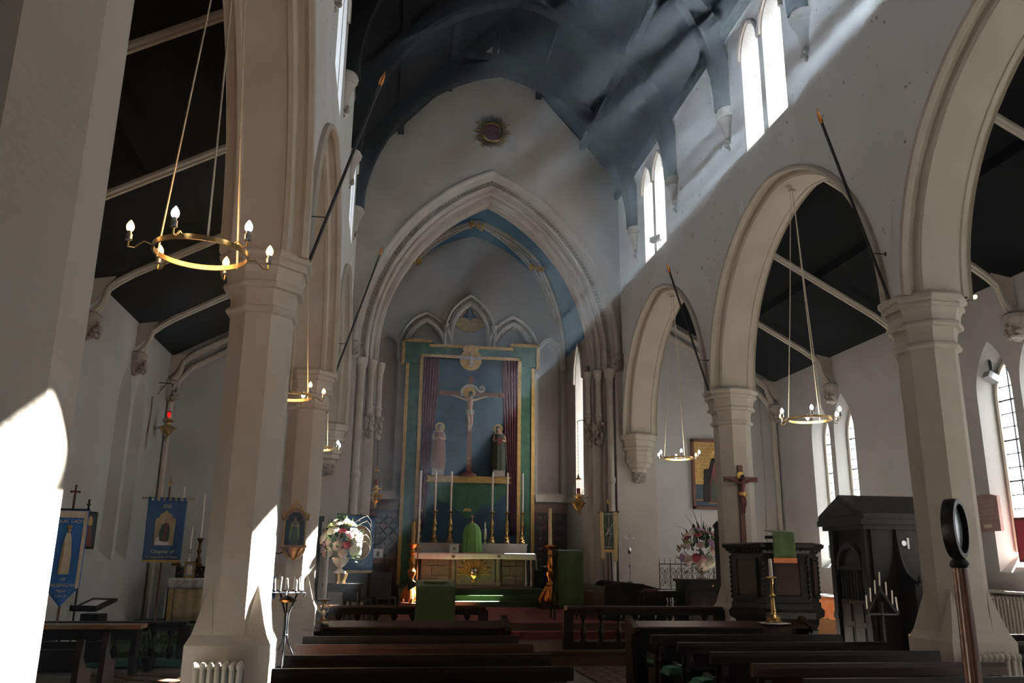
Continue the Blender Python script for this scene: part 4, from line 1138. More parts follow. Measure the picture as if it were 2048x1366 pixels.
# ---- hanging lamps
def make_lamp(label, loc, drop, side, lit=False, metal='gold', bracket=.3, axis='x'):
    L_ = thing('sanctuary_lamp', label, 'hanging lamp', loc)
    MB().lathe([(.004, -.86), (.02, -.83), (.03, -.80), (.02, -.77), (.05, -.74), (.075, -.71), (.05, -.68), (.045, -.66), (.12, -.62), (.135, -.58), (.10, -.55), (.05, -.52), (.045, -.49), (.085, -.455), (.09, -.44), (.045, -.42), (.04, -.39), (.045, -.375)], 18).build('bowl', metal, L_, True)
    m = MB()
    for k in range(9):
        a = k * 2 * pi / 9; m.ball((.15 * cos(a), .15 * sin(a), -.59), (.03, .03, .022), 6, 4); m.ball((.095 * cos(a), .095 * sin(a), -.445), (.018, .018, .022), 6, 4); m.tube([(.14 * cos(a), .14 * sin(a), -.60), (.10 * cos(a), .10 * sin(a), -.67), (.07 * cos(a), .07 * sin(a), -.72)], .010, 5)
    tag(m.build('cast_ornament', metal, L_, True), kind='stuff')
    MB().lathe([(.038, -.375), (.044, -.26), (.04, -.26), (.034, -.37)], 12, cap=False).build('glass', 'red_glass', L_, True)
    if lit: MB().lathe([(.028, -.365), (.03, -.30), (.004, -.27)], 10).build('flame', 'lamp_flame', L_, True)
    else: MB().lathe([(.028, -.365), (.03, -.29)], 10).build('night_light', 'painted_red', L_, True)
    MB().lathe([(.075, -.06), (.07, -.04), (.03, -.02), (.02, .0), (.025, .02), (.004, .06)], 14).build('crown', metal, L_, True)
    for k in range(3):
        a = k * 2 * pi / 3 + .4
        m = MB(); p0 = Vector((.065 * cos(a), .065 * sin(a), -.05)); p1 = Vector((.14 * cos(a), .14 * sin(a), -.56))
        for j in range(17):
            t = j / 16; p = p0.lerp(p1, t) + Vector((cos(a), sin(a), 0)) * .03 * sin(pi * t)
            m.ball(p, .010 if j % 2 else .006, 6, 4)
        m.build('chain', metal, L_)
    m = MB(); m.tube([(0, 0, .05), (0, 0, drop)], .004, 5)
    for j in range(int(drop / .09)): m.ball((0, 0, .06 + j * .09), .011, 6, 4)
    m.build('suspension', 'iron', L_)
    d = (side * bracket, 0) if axis == 'x' else (0, side * bracket)
    MB().tube([(0, 0, drop - .04), (-d[0] * .06, -d[1] * .06, drop), (d[0] * .2, d[1] * .2, drop + .03), (d[0], d[1], drop + .03)], .009, 6).tube([(d[0], d[1], drop - .2), (d[0] * .6, d[1] * .6, drop - .02), (d[0] * .4, d[1] * .4, drop + .02)], .006, 5).build('bracket', 'iron', L_, True)
    m = MB(); m.tube([(d[0] * .75 + .05 * cos(k * .6) * (1 - k * .06) * (axis == 'x'), d[1] * .75 + .05 * cos(k * .6) * (1 - k * .06) * (axis == 'y'), drop - .07 + .05 * sin(k * .6) * (1 - k * .06)) for k in range(14)], .005, 5); m.build('scrollwork', 'iron', L_, True)
    return L_


make_lamp('gilded hanging sanctuary lamp with red glass by the blue oval banner', (-2.36, 18.9, 3.38), 1.25, -1)
make_lamp('gilded hanging sanctuary lamp with red glass against the bright chancel lancet', (2.23, 18.9, 3.31), 1.29, 1)
make_lamp('dark hanging lamp with a glowing red flame at the end of the banner aisle', (-6.47, 17.2, 4.48), .28, -1, True, 'brass', .26)

# ================================================================== HANGING CHANDELIERS
bulbW = MB().lathe([(.012, 0), (.021, .012), (.024, .028), (.020, .045), (.010, .062), (.002, .072)], 12).mesh('bulb', 'bulb_warm', True)
bulbC = MB().lathe([(.012, 0), (.021, .012), (.024, .028), (.020, .045), (.010, .062), (.002, .072)], 12).mesh('bulb', 'bulb_cool', True)
sock = MB().lathe([(.010, -.062), (.022, -.055), (.018, -.05), (.019, -.02), (.013, -.016), (.013, 0), (.011, .002)], 12).mesh('socket', 'bulb_socket', True)
pendv = MB().lathe([(.012, 0), (.018, .01), (.014, .026), (.003, .035)], 10)
pend = pendv.mesh('bulb', 'bulb_warm', True)


def make_chandelier(label, x, y, z, kinds, a0):
    H_ = thing('chandelier', label, 'chandelier', (x, y, z), group='ring chandeliers hung in the arcade arches')
    R = .28
    m = MB(); n = 40; vs_ = []
    for k in range(n):
        a = 2 * pi * k / n
        for r, h in ((R - .006, -.016), (R + .006, -.016), (R + .006, .016), (R - .006, .016)): vs_.append((r * cos(a), r * sin(a), h))
    m.add(vs_, [(k * 4 + j, k * 4 + (j + 1) % 4, ((k + 1) % n) * 4 + (j + 1) % 4, ((k + 1) % n) * 4 + j) for k in range(n) for j in range(4)])
    m.build('ring', 'brass', H_, True)
    for k in range(6):
        a = a0 + k * pi / 3; c, s = cos(a), sin(a)
        MB().tube([(c * R, s * R, .0), (c * (R + .05), s * (R + .05), .012), (c * (R + .10), s * (R + .10), -.035), (c * (R + .135), s * (R + .135), -.035), (c * (R + .135), s * (R + .135), .0)], .0055, 6).build('arm', 'brass', H_, True)
        p = (c * (R + .135), s * (R + .135), .06)
        share(sock, 'socket', H_, p); share(bulbW if kinds[k] == 'w' else bulbC, 'bulb', H_, p)
    top = 6.62 - z
    for k in range(3):
        a = a0 + .5 + k * 2 * pi / 3
        MB().tube([(R * cos(a), R * sin(a), -.02), (R * cos(a) * .5, R * sin(a) * .5, top * .5), (.02 * cos(a), .02 * sin(a), top)], .0065, 5).build('cord', 'cream_cloth', H_)
    ld = bpy.data.lights.new('lamp_light', 'POINT'); ld.energy = 22; ld.shadow_soft_size = .25; ld.color = (1, .56, .26) if kinds.count('w') > 2 else (1, .86, .70)
    lo = bpy.data.objects.new('lamp_light', ld); COL.objects.link(lo); lo.parent = H_; lo.location = (0, 0, .12)
    MB().lathe([(.05, top), (.05, top + .03), (.02, top + .05)], 12).build('ceiling_rose', 'stone', H_, True)
    return H_


make_chandelier('brass ring chandelier glowing warm closest to the viewer', -3.40, 5.12, 3.29, 'wwwwcc', .35)
make_chandelier('brass ring chandelier half hidden behind the radiator pillar', -3.40, 10.32, 3.36, 'wcwwcw', .2)
make_chandelier('brass ring chandelier beyond the shrine pillar', -3.40, 15.42, 3.36, 'cccwcc', .5)
make_chandelier('brass ring chandelier hung in the arch above the pulpit', 3.40, 10.32, 3.32, 'ccwccc', .1)
make_chandelier('brass ring chandelier hung in the arch before the gold icon painting', 3.40, 15.42, 3.38, 'wccccc', .3)

# ================================================================== PROCESSIONAL POLES ON THE PILLARS
for lab, sg, y in (('dark spear-tipped pole leaning from the radiator pillar', -1, 7.84), ('dark spear-tipped pole leaning from the shrine pillar', -1, 12.93),
                   ('dark spear-tipped pole leaning from the pillar by the wooden staff', 1, 7.78), ('dark spear-tipped pole leaning from the pulpit pillar', 1, 12.88)):
    P_ = thing('flag_pole', lab, 'pole', (sg * 3.04, y, 4.18))
    dx, dz = -sg * .60, 2.06
    MB().tube([(0, 0, 0), (dx, 0, dz)], .017, 8).build('shaft', 'black', P_, True)
    u = Vector((dx, 0, dz)).normalized(); b = Vector((dx, 0, dz))
    MB().tube([b - u * .02, b + u * .03, b + u * .05, b + u * .16], [.02, .026, .026, .002], 8).build('spear_tip', 'gilt_copper', P_, True)
    MB().tube([u * .55, u * .55 + Vector((sg * (.16 - .0), 0, .0))], .006, 5).tube([u * .55 + Vector((sg * .16, 0, -.02)), u * .55 + Vector((sg * .16, 0, .02))], .01, 5).build('bracket', 'iron', P_)

# ================================================================== BANNERS
def cloth_panel(m, w_, h_, y=0.0, fold=.01, nf=3.0, z0=0.0, taper=0.0):
    return m.grid(lambda u, v: ((u - .5) * w_ * (1 - taper * v), y - fold * sin(u * 2 * pi * nf) * (.3 + .7 * v), z0 - v * h_), 30, 10)


B_ = thing('banner', 'dark blue GSS processional banner with a saint in an arch beside the side altar', 'banner', (-5.90, 15.5, 0), radians(5))
MB().tube([(0, .04, 0), (0, .04, 2.55), (0, .04, 2.62)], .016, 8).build('staff', 'cross_wood', B_, True)
MB().box(-.012, .012, .03, .05, 2.55, 2.78).box(-.05, .05, .03, .05, 2.68, 2.70).build('cross', 'gold_paint', B_)
MB().tube([(-.40, 0, 2.42), (.40, 0, 2.42)], .012, 6).ball((-.41, 0, 2.42), .02, 8, 6).ball((.41, 0, 2.42), .02, 8, 6).build('crossbar', 'brass', B_, True)
m = MB(); cloth_panel(m, .64, 1.0, 0, .008, 2.5, 2.38, .04); solid(m.build('cloth', 'blue_banner', B_, True), .006)
for k in range(7): MB().box(-.30 + k * .095 - .02, -.30 + k * .095 + .025, -.012, .012, 2.37, 2.44).build('loop', 'blue_banner', B_)
MB().box(-.31, .31, -.012, .008, 1.34, 1.385).build('fringe', 'gold_paint', B_)
pts = [(-.15, 1.62), (.15, 1.62), (.165, 2.02), (.155, 2.08), (.11, 2.09), (.09, 2.15), (.03, 2.18), (0, 2.22), (-.03, 2.18), (-.09, 2.15), (-.11, 2.09), (-.155, 2.08), (-.165, 2.02)]
MB().prism(pts, 'y', -.020, -.012).build('arched_panel', 'tan_cloth', B_)
MB().prism([(-.03, 1.66), (.05, 1.66), (.075, 1.85), (.05, 2.0), (.0, 2.0), (-.06, 1.86)], 'y', -.026, -.019).build('robe', 'painted_red', B_)
MB().prism([(-.07, 1.70), (-.03, 1.70), (-.02, 1.85), (.0, 1.99), (-.04, 1.98), (-.085, 1.85)], 'y', -.030, -.022).prism([(.05, 1.70), (.08, 1.70), (.085, 1.88), (.06, 1.99), (.05, 1.85)], 'y', -.030, -.022).build('cope', 'leaf_dark', B_)
MB().ball((.02, -.024, 2.035), (.025, .008, .032), 8, 6).build('head', 'flesh', B_, True)
MB().prism([(-.14, 1.63), (.10, 1.63), (.08, 1.68), (-.05, 1.69), (-.09, 1.76), (-.12, 1.74)], 'y', -.028, -.019).build('clouds', 'white_cloth', B_)
lettering('GSS', B_, (0, -.016, 2.28), .085, 'cream_cloth')
lettering('Chapter of', B_, (0, -.016, 1.52), .085, 'cream_cloth')
lettering('St Augustine of Hippo', B_, (0, -.016, 1.43), .058, 'cream_cloth')

B_ = thing('banner', 'bright blue pointed Walsingham banner hanging beside the closest pillar', 'banner', (-6.36, 12.3, 0), radians(14))
MB().tube([(0, .05, 0), (0, .05, 2.25)], .016, 8).build('staff', 'cross_wood', B_, True)
MB().box(-.012, .012, .04, .06, 2.20, 2.36).box(-.045, .045, .04, .06, 2.28, 2.305).ball((0, .05, 2.37), .02, 6, 4).ball((-.05, .05, 2.29), .018, 6, 4).ball((.05, .05, 2.29), .018, 6, 4).build('cross', 'cross_wood', B_)
MB().tube([(-.24, 0, 2.05), (.22, 0, 2.05)], .011, 6).build('crossbar', 'black', B_, True)
m = MB(); m.grid(lambda u, v: ((u - .5) * .42, .004 * sin(u * 14), 2.04 - v * (1.0 + .26 * (1 - abs(2 * u - 1)))), 30, 12); solid(m.build('cloth', 'blue_bright', B_, True), .006)
MB().box(.155, .20, -.012, -.006, 1.02, 2.03).box(-.20, .20, -.012, -.006, 1.94, 2.03).box(-.205, -.19, -.012, -.006, 1.04, 2.03).build('border', 'cream_cloth', B_)
MB().prism([(-.06, 1.20), (.06, 1.20), (.06, 1.45), (.04, 1.66), (.02, 1.74), (-.03, 1.74), (-.055, 1.6), (-.05, 1.4)], 'y', -.022, -.008).build('robe', 'cream_cloth', B_)
MB().prism([(-.075, 1.21), (-.045, 1.21), (-.03, 1.5), (-.04, 1.66), (-.06, 1.55)], 'y', -.026, -.012).build('mantle', 'tan_cloth', B_)
MB().ball((0, -.02, 1.77), (.022, .01, .03), 8, 6).build('head', 'flesh', B_, True)
MB().prism([(-.025, 1.80), (.025, 1.80), (.03, 1.85), (.0, 1.835), (-.03, 1.85)], 'y', -.026, -.012).build('crown', 'gold_paint', B_)
lettering('OUR  LADY', B_, (0, -.012, 1.89), .065, 'cream_cloth')
lettering('OF', B_, (0, -.012, 1.135), .05, 'cream_cloth')
lettering('WALSINGHAM', B_, (0, -.012, 1.06), .062, 'cream_cloth')
lettering('PRAY', B_, (0, -.012, .985), .05, 'cream_cloth')
lettering('FOR US', B_, (0, -.012, .92), .04, 'cream_cloth')

I_ = thing('icon_board', 'dark painted icon board on a staff with a small cross by the blind lancets', 'icon', (-6.64, 13.85, 0), radians(80))
MB().tube([(0, .02, 0), (0, .02, 2.1)], .014, 8).build('staff', 'black_wood', I_, True)
MB().box(-.24, .24, -.02, .02, 1.54, 2.10).build('board', 'black_wood', I_)
MB().box(-.205, .205, -.026, -.02, 1.575, 2.06).build('painting', 'painting_dark', I_)
MB().ball((.02, -.028, 1.95), (.07, .006, .08), 12, 6).build('halo', 'gold_paint', I_)
MB().prism([(-.08, 1.58), (.12, 1.58), (.08, 1.85), (.02, 1.90), (-.05, 1.85)], 'y', -.032, -.026).build('figure', 'painted_red', I_)
MB().box(-.012, .012, .01, .03, 2.10, 2.28).box(-.045, .045, .01, .03, 2.19, 2.21).build('cross', 'black_wood', I_)

B_ = thing('banner', 'faded navy banner with a pale oval medallion behind the sunlit flowers', 'banner', (-2.63, 17.0, 0), radians(3))
MB().tube([(.05, .05, .41), (.02, .03, 2.3)], .016, 8).build('staff', 'cross_wood', B_, True)
MB().tube([(-.42, 0, 2.28), (.34, 0, 2.24)], .014, 6).ball((-.42, 0, 2.28), .025, 8, 6).build('crossbar', 'black', B_, True)
m = MB(); cloth_panel(m, .60, 1.04, 0, .006, 2, 2.25); solid(m.build('cloth', 'blue_banner', B_, True), .006)
m = MB(); m.lathe([(.21, 0), (.21, .006)], 32); m.xf(Matrix.Translation((.03, -.010, 1.74)) @ Matrix.Diagonal((1, 1, 1.45, 1)) @ Matrix.Rotation(pi / 2, 4, 'X')); m.build('oval', 'tan_cloth', B_)
m = MB(); m.tube([(.03 + .225 * cos(k * pi / 18), -.014, 1.74 + .325 * sin(k * pi / 18)) for k in range(36)], .010, 5, True); m.build('oval_border', 'cream_cloth', B_)
MB().prism([(-.05, 1.50), (.10, 1.50), (.08, 1.80), (.03, 1.90), (-.02, 1.80)], 'y', -.028, -.014).ball((.03, -.02, 1.93), (.03, .01, .04), 8, 6).build('figure', 'robe_grey', B_)
MB().box(-.30, .30, -.008, .006, 1.17, 1.22).build('fringe', 'tan_cloth', B_)
m = MB(); random.seed(6)
for k in range(26):
    a = random.uniform(0, 2 * pi); m.ball((.03 + .26 * cos(a), -.012, 1.74 + .42 * sin(a)), .008, 5, 4)
m.build('stars', 'cream_cloth', B_)

B_ = thing('banner', 'narrow dark green banner with gold side streamers leaning by the arch shaft', 'banner', (2.56, 17.55, 0), radians(-3))
MB().tube([(.10, .05, .41), (.0, .04, 2.62)], .016, 8).build('staff', 'black_wood', B_, True)
MB().box(-.010, .010, .03, .05, 2.58, 2.72).box(-.035, .035, .03, .05, 2.66, 2.68).build('cross', 'gold_paint', B_)
MB().tube([(-.22, 0, 2.44), (.22, 0, 2.46)], .013, 6).ball((-.22, 0, 2.44), .022, 8, 6).ball((.22, 0, 2.46), .022, 8, 6).build('crossbar', 'cross_wood', B_, True)
m = MB(); cloth_panel(m, .20, .80, -.01, .003, 1, 2.46); solid(m.build('cloth', 'robe_green', B_, True), .006)
for s in (-1, 1):
    m = MB(); m.grid(lambda u, v: (s * .145 + (u - .5) * .085 + s * .01 * sin(v * 5), -.016, 2.45 - v * 1.02), 8, 12); solid(m.build('streamer', 'tan_cloth', B_, True), .006)
MB().box(-.10, .10, -.02, -.008, 1.62, 1.68).build('fringe', 'gold_paint', B_)
m = MB()
for a, b in (((-.08, 2.18), (.06, 1.92)), ((.08, 2.20), (-.06, 1.96)), ((0, 2.35), (0, 2.1)), ((-.08, 2.0), (.08, 2.0)), ((0, 2.12), (-.07, 1.97)), ((0, 2.12), (.07, 1.97)), ((.02, 1.95), (-.02, 1.75))): m.tube([(a[0], -.022, a[1]), (b[0], -.022, b[1])], .006, 5)
m.build('emblem', 'silver', B_)
lettering('ALTISSIMO', B_, (0, -.018, 2.41), .034, 'cream_cloth'); lettering('MCMXV', B_, (0, -.018, 1.72), .042, 'cream_cloth')

B_ = thing('banner', 'small pale blue banner edge peeping out behind the radiator pillar', 'banner', (-3.72, 12.1, 0), radians(20))
MB().tube([(0, .03, 0), (0, .03, 1.25)], .012, 6).build('staff', 'black_wood', B_)
m = MB(); m.grid(lambda u, v: ((u - .5) * .30, 0, 1.20 - v * (.28 + .10 * (1 - abs(2 * u - 1)))), 16, 6); solid(m.build('cloth', 'blue_banner', B_, True), .006)

# ================================================================== FLOWER ARRANGEMENTS
def bloom_mesh(m_, rad=.06, rings=4, seed=1):
    random.seed(seed); m = MB()
    m.ball((0, 0, 0), (rad * .45, rad * .45, rad * .45), 8, 6)
    for r in range(rings):
        n = 5 + r * 2
        for k in range(n):
            a = 2 * pi * k / n + r * .5; t = (r + 1) / rings; el = 1.25 - 1.2 * t
            c = Vector((cos(a) * cos(el), sin(a) * cos(el), sin(el))) * rad * (.45 + .42 * t)
            q = rad * (.26 + .16 * t)
            s0 = len(m.v); m.ball((0, 0, 0), (q, q * .45, q), 6, 4)
            m.xf(Matrix.Translation(c) @ Matrix.Rotation(a + pi / 2, 4, 'Z') @ Matrix.Rotation(-(pi / 2 - el) * .8, 4, 'X'), s0)
    return m.mesh('bloom', m_, True)


leafm = {}
for k in ('leaf', 'leaf_dark', 'leaf_lime'):
    leafm[k] = MB().add([(0, 0, 0), (.018, .004, .03), (.015, .008, .065), (0, .02, .10), (-.015, .008, .065), (-.018, .004, .03), (0, -.006, .035), (0, -.002, .07)], [(0, 1, 6), (1, 2, 7, 6), (2, 3, 7), (3, 4, 7), (4, 5, 6, 7), (5, 0, 6)]).mesh('leaf', k)


def arrangement(label, loc, seed, kinds, rx, rz, lime=3):
    F_ = thing('flower_arrangement', label, 'flowers', loc)
    MB().lathe([(.085, 0), (.09, .02), (.05, .04), (.03, .07), (.035, .09), (.075, .12), (.115, .17), (.13, .22), (.125, .225), (.10, .22)], 20).build('urn', 'pot', F_, True)
    rn = random.Random(seed)
    meshes = [bloom_mesh(k, .075 if 'white' in k else .06, 4, i) for i, k in enumerate(kinds)]
    spots = []
    tries = 0
    while len(spots) < 27 and tries < 2000:
        tries += 1
        a = rn.uniform(0, 2 * pi); e = rn.uniform(-.45, 1.35)
        p = Vector((rx * cos(a) * cos(e), rx * .7 * sin(a) * cos(e), .42 + rz * sin(e)))
        if p.y > .10: continue
        if all((p - q).length > .095 for q in spots): spots.append(p)
    for i, p in enumerate(spots):
        d = (p - Vector((0, .05, .35))).normalized()
        o = share(meshes[i % len(meshes)], 'bloom', F_, p, d.to_track_quat('Z', 'Y').to_euler(), (rn.uniform(.85, 1.25),) * 3)
    for i in range(lime):
        a = rn.uniform(0, 2 * pi); p = Vector((rx * .8 * cos(a), -.1, .55 + rz * .55 * abs(sin(a))))
        share(bloom_mesh('leaf_lime', .06, 3, 40 + i), 'bloom', F_, p)
    for i in range(150):
        a = rn.uniform(0, 2 * pi); e = rn.uniform(-.7, 1.45); f = rn.uniform(.55, 1.12)
        p = Vector((rx * f * cos(a) * cos(e), rx * .75 * f * sin(a) * cos(e), .40 + rz * f * sin(e)))
        d = (p - Vector((0, 0, .3))).normalized() + Vector((rn.uniform(-.5, .5), rn.uniform(-.5, .5), rn.uniform(-.3, .5)))
        s = rn.uniform(.7, 1.5)
        share(leafm[rn.choice(['leaf', 'leaf', 'leaf_dark', 'leaf_dark'])], 'leaf', F_, p, d.to_track_quat('Z', 'Y').to_euler(), (s * 1.3, s, s))
    return F_, rn


F_, rn = arrangement('sunlit pink and cream flower arrangement in a footed urn beside the shrine pillar', (-2.78, 13.10, 1.23), 3, ['petal_white', 'petal_blush', 'petal_white', 'petal_pink', 'petal_white', 'petal_blush', 'petal_red', 'petal_lilac'], .27, .34)
for k in range(5):                                            # curled pale sprigs
    a = rn.uniform(-.3, .9); x0, z0 = .16, .40 + .08 * k
    ptsx = [(x0, -.1, z0), (x0 + .10, -.12, z0 + .05 * a + .04), (x0 + .2, -.12, z0 + .12 * a + .05), (x0 + .26, -.12, z0 + .12 * a - .02), (x0 + .27, -.12, z0 + .1 * a - .09)]
    MB().tube(ptsx, [.002, .003, .003, .003, .0015], 5).build('sprig', 'petal_white', F_, True)
F_, rn = arrangement('shaded pink and purple flower arrangement in a bowl urn beside the pulpit pillar', (3.38, 14.42, 1.16), 9, ['petal_blush', 'petal_pink', 'petal_lilac', 'petal_white', 'petal_red', 'petal_blush'], .38, .44)
for k in range(7):
    a = rn.uniform(.5, 2.9); L_ = rn.uniform(.25, .5)
    p0 = Vector((.2 * cos(a), -.05, .6 + .2 * sin(a))); p2 = p0 + Vector((cos(a) * L_, 0, sin(a) * L_ * .9)); p1 = (p0 + p2) / 2 + Vector((0, 0, .06))
    MB().tube([p0, p1, p2], [.006, .004, .002], 5).build('twig', 'twig', F_)
FS = thing('flower_stand', 'dark carved wooden stand with turned legs under the sunlit flowers', 'stand', (-2.76, 13.12, .185))
MB().box(-.26, .34, -.12, .14, .86, .90).box(-.23, .31, -.10, .12, .78, .86).build('top', 'black_wood', FS)
MB().lathe([(.08, .90), (.07, .94), (.09, 1.0), (.10, 1.045)], 14).build('pedestal_block', 'brass', FS, True)
for x in (-.22, .28):
    for y in (-.08, .10):
        MB().lathe([(.03, 0), (.03, .08), (.018, .10), (.03, .16), (.02, .24), (.032, .34), (.018, .42), (.03, .5), (.02, .6), (.032, .70), (.03, .78)], 10, (x, y, 0)).build('leg', 'black_wood', FS, True)
MB().box(-.22, .28, -.02, .02, .10, .13).build('stretcher', 'black_wood', FS)

# ================================================================== SHRINE AND CRUCIFIX ON THE PILLARS
SR = thing('wall_shrine', 'gilded wooden niche shrine with a robed statue on the pillar', 'shrine', (-3.42, 12.58, 0))
MB().box(-.155, .155, -.02, .0, 1.62, 2.08).build('back_board', 'dark_wood', SR)
for s in (-1, 1):
    MB().lathe([(.018, 1.62), (.014, 1.66), (.014, 1.93), (.02, 1.97)], 10, (s * .15, -.08, 0)).build('colonnette', 'gold_paint', SR, True)
    MB().box(s * .16 - .03, s * .16 + .03, -.12, 0, 1.97, 2.01).build('entablature', 'oak', SR)
    MB().ball((s * .185, -.06, 2.035), .022, 8, 6).build('finial', 'gold_paint', SR, True)
m = MB(); arch_sweep(m, [(0, -.12), (.05, -.12), (.05, 0), (0, 0)], .105, 0, lambda u, v, d: (u, d, 1.98 + v), 10, close=True); m.build('arch', 'oak', SR, True)
m = MB(); arch_sweep(m, [(.045, -.13), (.065, -.13), (.065, -.02), (.045, -.02)], .105, 0, lambda u, v, d: (u, d, 1.985 + v), 10, close=True); m.build('arch_gilding', 'gold_paint', SR, True)
m = MB(); random.seed(13)
for k in range(16):
    t = random.uniform(-1, 1); m.ball((t * .08, -.06, 2.15 + (1 - abs(t)) * .08), random.uniform(.012, .022), 6, 4)
m.build('crest', 'gold_paint', SR, True)
MB().box(-.18, .18, -.16, 0, 1.585, 1.62).build('shelf', 'oak', SR)
MB().lathe([(.01, 1.40), (.04, 1.43), (.06, 1.48), (.10, 1.54), (.13, 1.585)], 12, (0, -.05, 0), sy=.6).build('corbel', 'gilt_copper', SR, True)
for s in (-1, 1): MB().tube([(s * .15, -.06, 1.58), (s * .13, -.08, 1.52), (s * .07, -.09, 1.46), (0, -.09, 1.41)], [.02, .022, .018, .01], 8).build('scroll', 'gold_paint', SR, True)
SF = thing('shrine_statue', 'small dark robed statue with pale veil edges inside the pillar shrine', 'statue', (-3.42, 12.50, 1.62))
robed(SF, (0, 0, .0), .40, 'robe_green', 'robe_grey', 'flesh', False)
m = MB()
for s in (-1, 1): m.tube([(s * .035, -.045, .30), (s * .055, -.05, .2), (s * .06, -.05, .08)], .008, 5)
m.build('veil_edge', 'leaf_lime', SF, True)
WB = thing('wall_candle_bracket', 'wrought bracket with a red glass and white candle behind the radiator pillar', 'candle bracket', (-3.64, 12.52, 1.55))
MB().tube([(.10, 0, -.02), (.02, -.06, -.05), (-.05, -.10, -.02)], .008, 6).build('arm', 'iron', WB, True)
MB().lathe([(.03, 0), (.035, .12), (.03, .13)], 12, (-.05, -.10, -.01)).build('glass', 'red_glass', WB, True)
MB().lathe([(.011, .1), (.011, .33)], 8, (-.05, -.10, 0)).build('candle', 'wax', WB)

CX = thing('pillar_crucifix', 'brown wooden crucifix with a gilt loincloth on the pulpit pillar', 'crucifix', (3.36, 12.56, 1.74), 0)
MB().box(-.038, .038, -.02, .02, 0, 1.20).build('upright', 'cross_wood', CX)
MB().box(-.275, .275, -.02, .02, .94, 1.02).build('crossbar', 'cross_wood', CX)
m = MB(); m.lathe([(.055, 0), (.058, .006), (.055, .012)], 24); m.xf(Matrix.Translation((-.01, -.025, 1.04)) @ Matrix.Rotation(pi / 2, 4, 'X')); m.build('halo', 'gold', CX)
corpus(CX, (0, -.05, .46), .60, 'painted_red', 'gold')

# ================================================================== ICON PAINTING, BLACK CABINET, GRILLE, STALLS
IP = thing('icon_painting', 'large gold ground icon painting of a robed figure on the aisle end wall', 'painting', (5.05, 18.0, 2.58))
for a in ((-.42, -.36, 0, 1.56), (.36, .42, 0, 1.56), (-.42, .42, 0, .06), (-.42, .42, 1.50, 1.56)):
    MB().box(a[0], a[1], -.04, .03, a[2], a[3]).build('frame', 'cross_wood', IP)
MB().box(-.38, .38, 0, .02, .04, 1.52).build('panel', 'painting_dark', IP)
MB().box(-.36, .36, -.006, .0, .55, 1.50).build('gold_ground', 'gold_paint', IP)
m = MB()
for i in range(9):
    for j in range(12): m.ball((-.20 + i * .06 + (j % 2) * .03, -.008, .60 + j * .075), (.012, .004, .014), 5, 4)
m.build('pattern', 'oak', IP)
MB().prism([(-.18, .16), (.30, .16), (.32, .8), (.30, 1.1), (.18, 1.2), (.05, 1.12), (-.02, .9), (-.14, .88), (-.16, .5)], 'y', -.014, -.006).build('throne', 'black_wood', IP)
MB().prism([(-.02, .18), (.24, .18), (.26, .6), (.22, 1.0), (.10, 1.05), (.04, .8), (-.02, .55)], 'y', -.022, -.013).build('robe', 'painted_red', IP)
MB().prism([(.0, .2), (.12, .2), (.14, .5), (.05, .7), (.0, .5)], 'y', -.028, -.02).build('tunic', 'robe_green', IP)
MB().ball((.16, -.02, 1.17), (.06, .012, .075), 12, 8).build('face', 'flesh', IP, True)
m = MB(); m.lathe([(.13, 0), (.13, .006)], 28); m.xf(Matrix.Translation((.16, -.008, 1.19)) @ Matrix.Rotation(pi / 2, 4, 'X')); m.build('halo', 'gold', IP)
MB().box(-.36, -.05, -.012, 0, .19, .22).box(-.05, .36, -.012, 0, .13, .16).build('dais', 'oak', IP)

OC = thing('organ_console', 'black panelled cabinet carrying the shaded flowers beside the pulpit pillar', 'cabinet', (3.38, 14.55, .0))
MB().box(-.36, .36, -.24, .24, 0, 1.12).build('carcass', 'black_wood', OC)
MB().box(-.40, .40, -.28, .26, 1.12, 1.16).build('top', 'black_wood', OC)
for x in (-.18, .18):
    MB().box(x - .15, x + .15, -.255, -.24, .10, .95).build('door', 'black_wood', OC)
    MB().box(x - .11, x + .11, -.265, -.255, .16, .88).build('panel', 'dark_wood', OC)
MB().ball((.12, -.28, 1.06), .022, 8, 6).build('knob', 'brass', OC, True)
TP = thing('panelled_post', 'tall narrow dark wooden board with a carved crest beside the pulpit pillar', 'board', (3.33, 13.42, 0))
MB().box(-.09, .09, -.03, .03, 0, 2.04).build('board', 'black_wood', TP)
MB().ball((0, 0, 2.06), (.09, .04, .05), 10, 6).ball((-.08, 0, 2.03), (.04, .04, .04), 8, 6).ball((.08, 0, 2.03), (.04, .04, .04), 8, 6).build('crest', 'black_wood', TP, True)
TP = thing('panelled_post', 'narrow dark wooden board with a small cornice beside the sunlit flowers', 'board', (-3.16, 13.30, .185))
MB().box(-.03, .06, -.03, .03, 0, 1.83).build('board', 'dark_wood', TP)
MB().box(-.04, .09, -.04, .04, 1.80, 1.88).build('cornice', 'black_wood', TP)

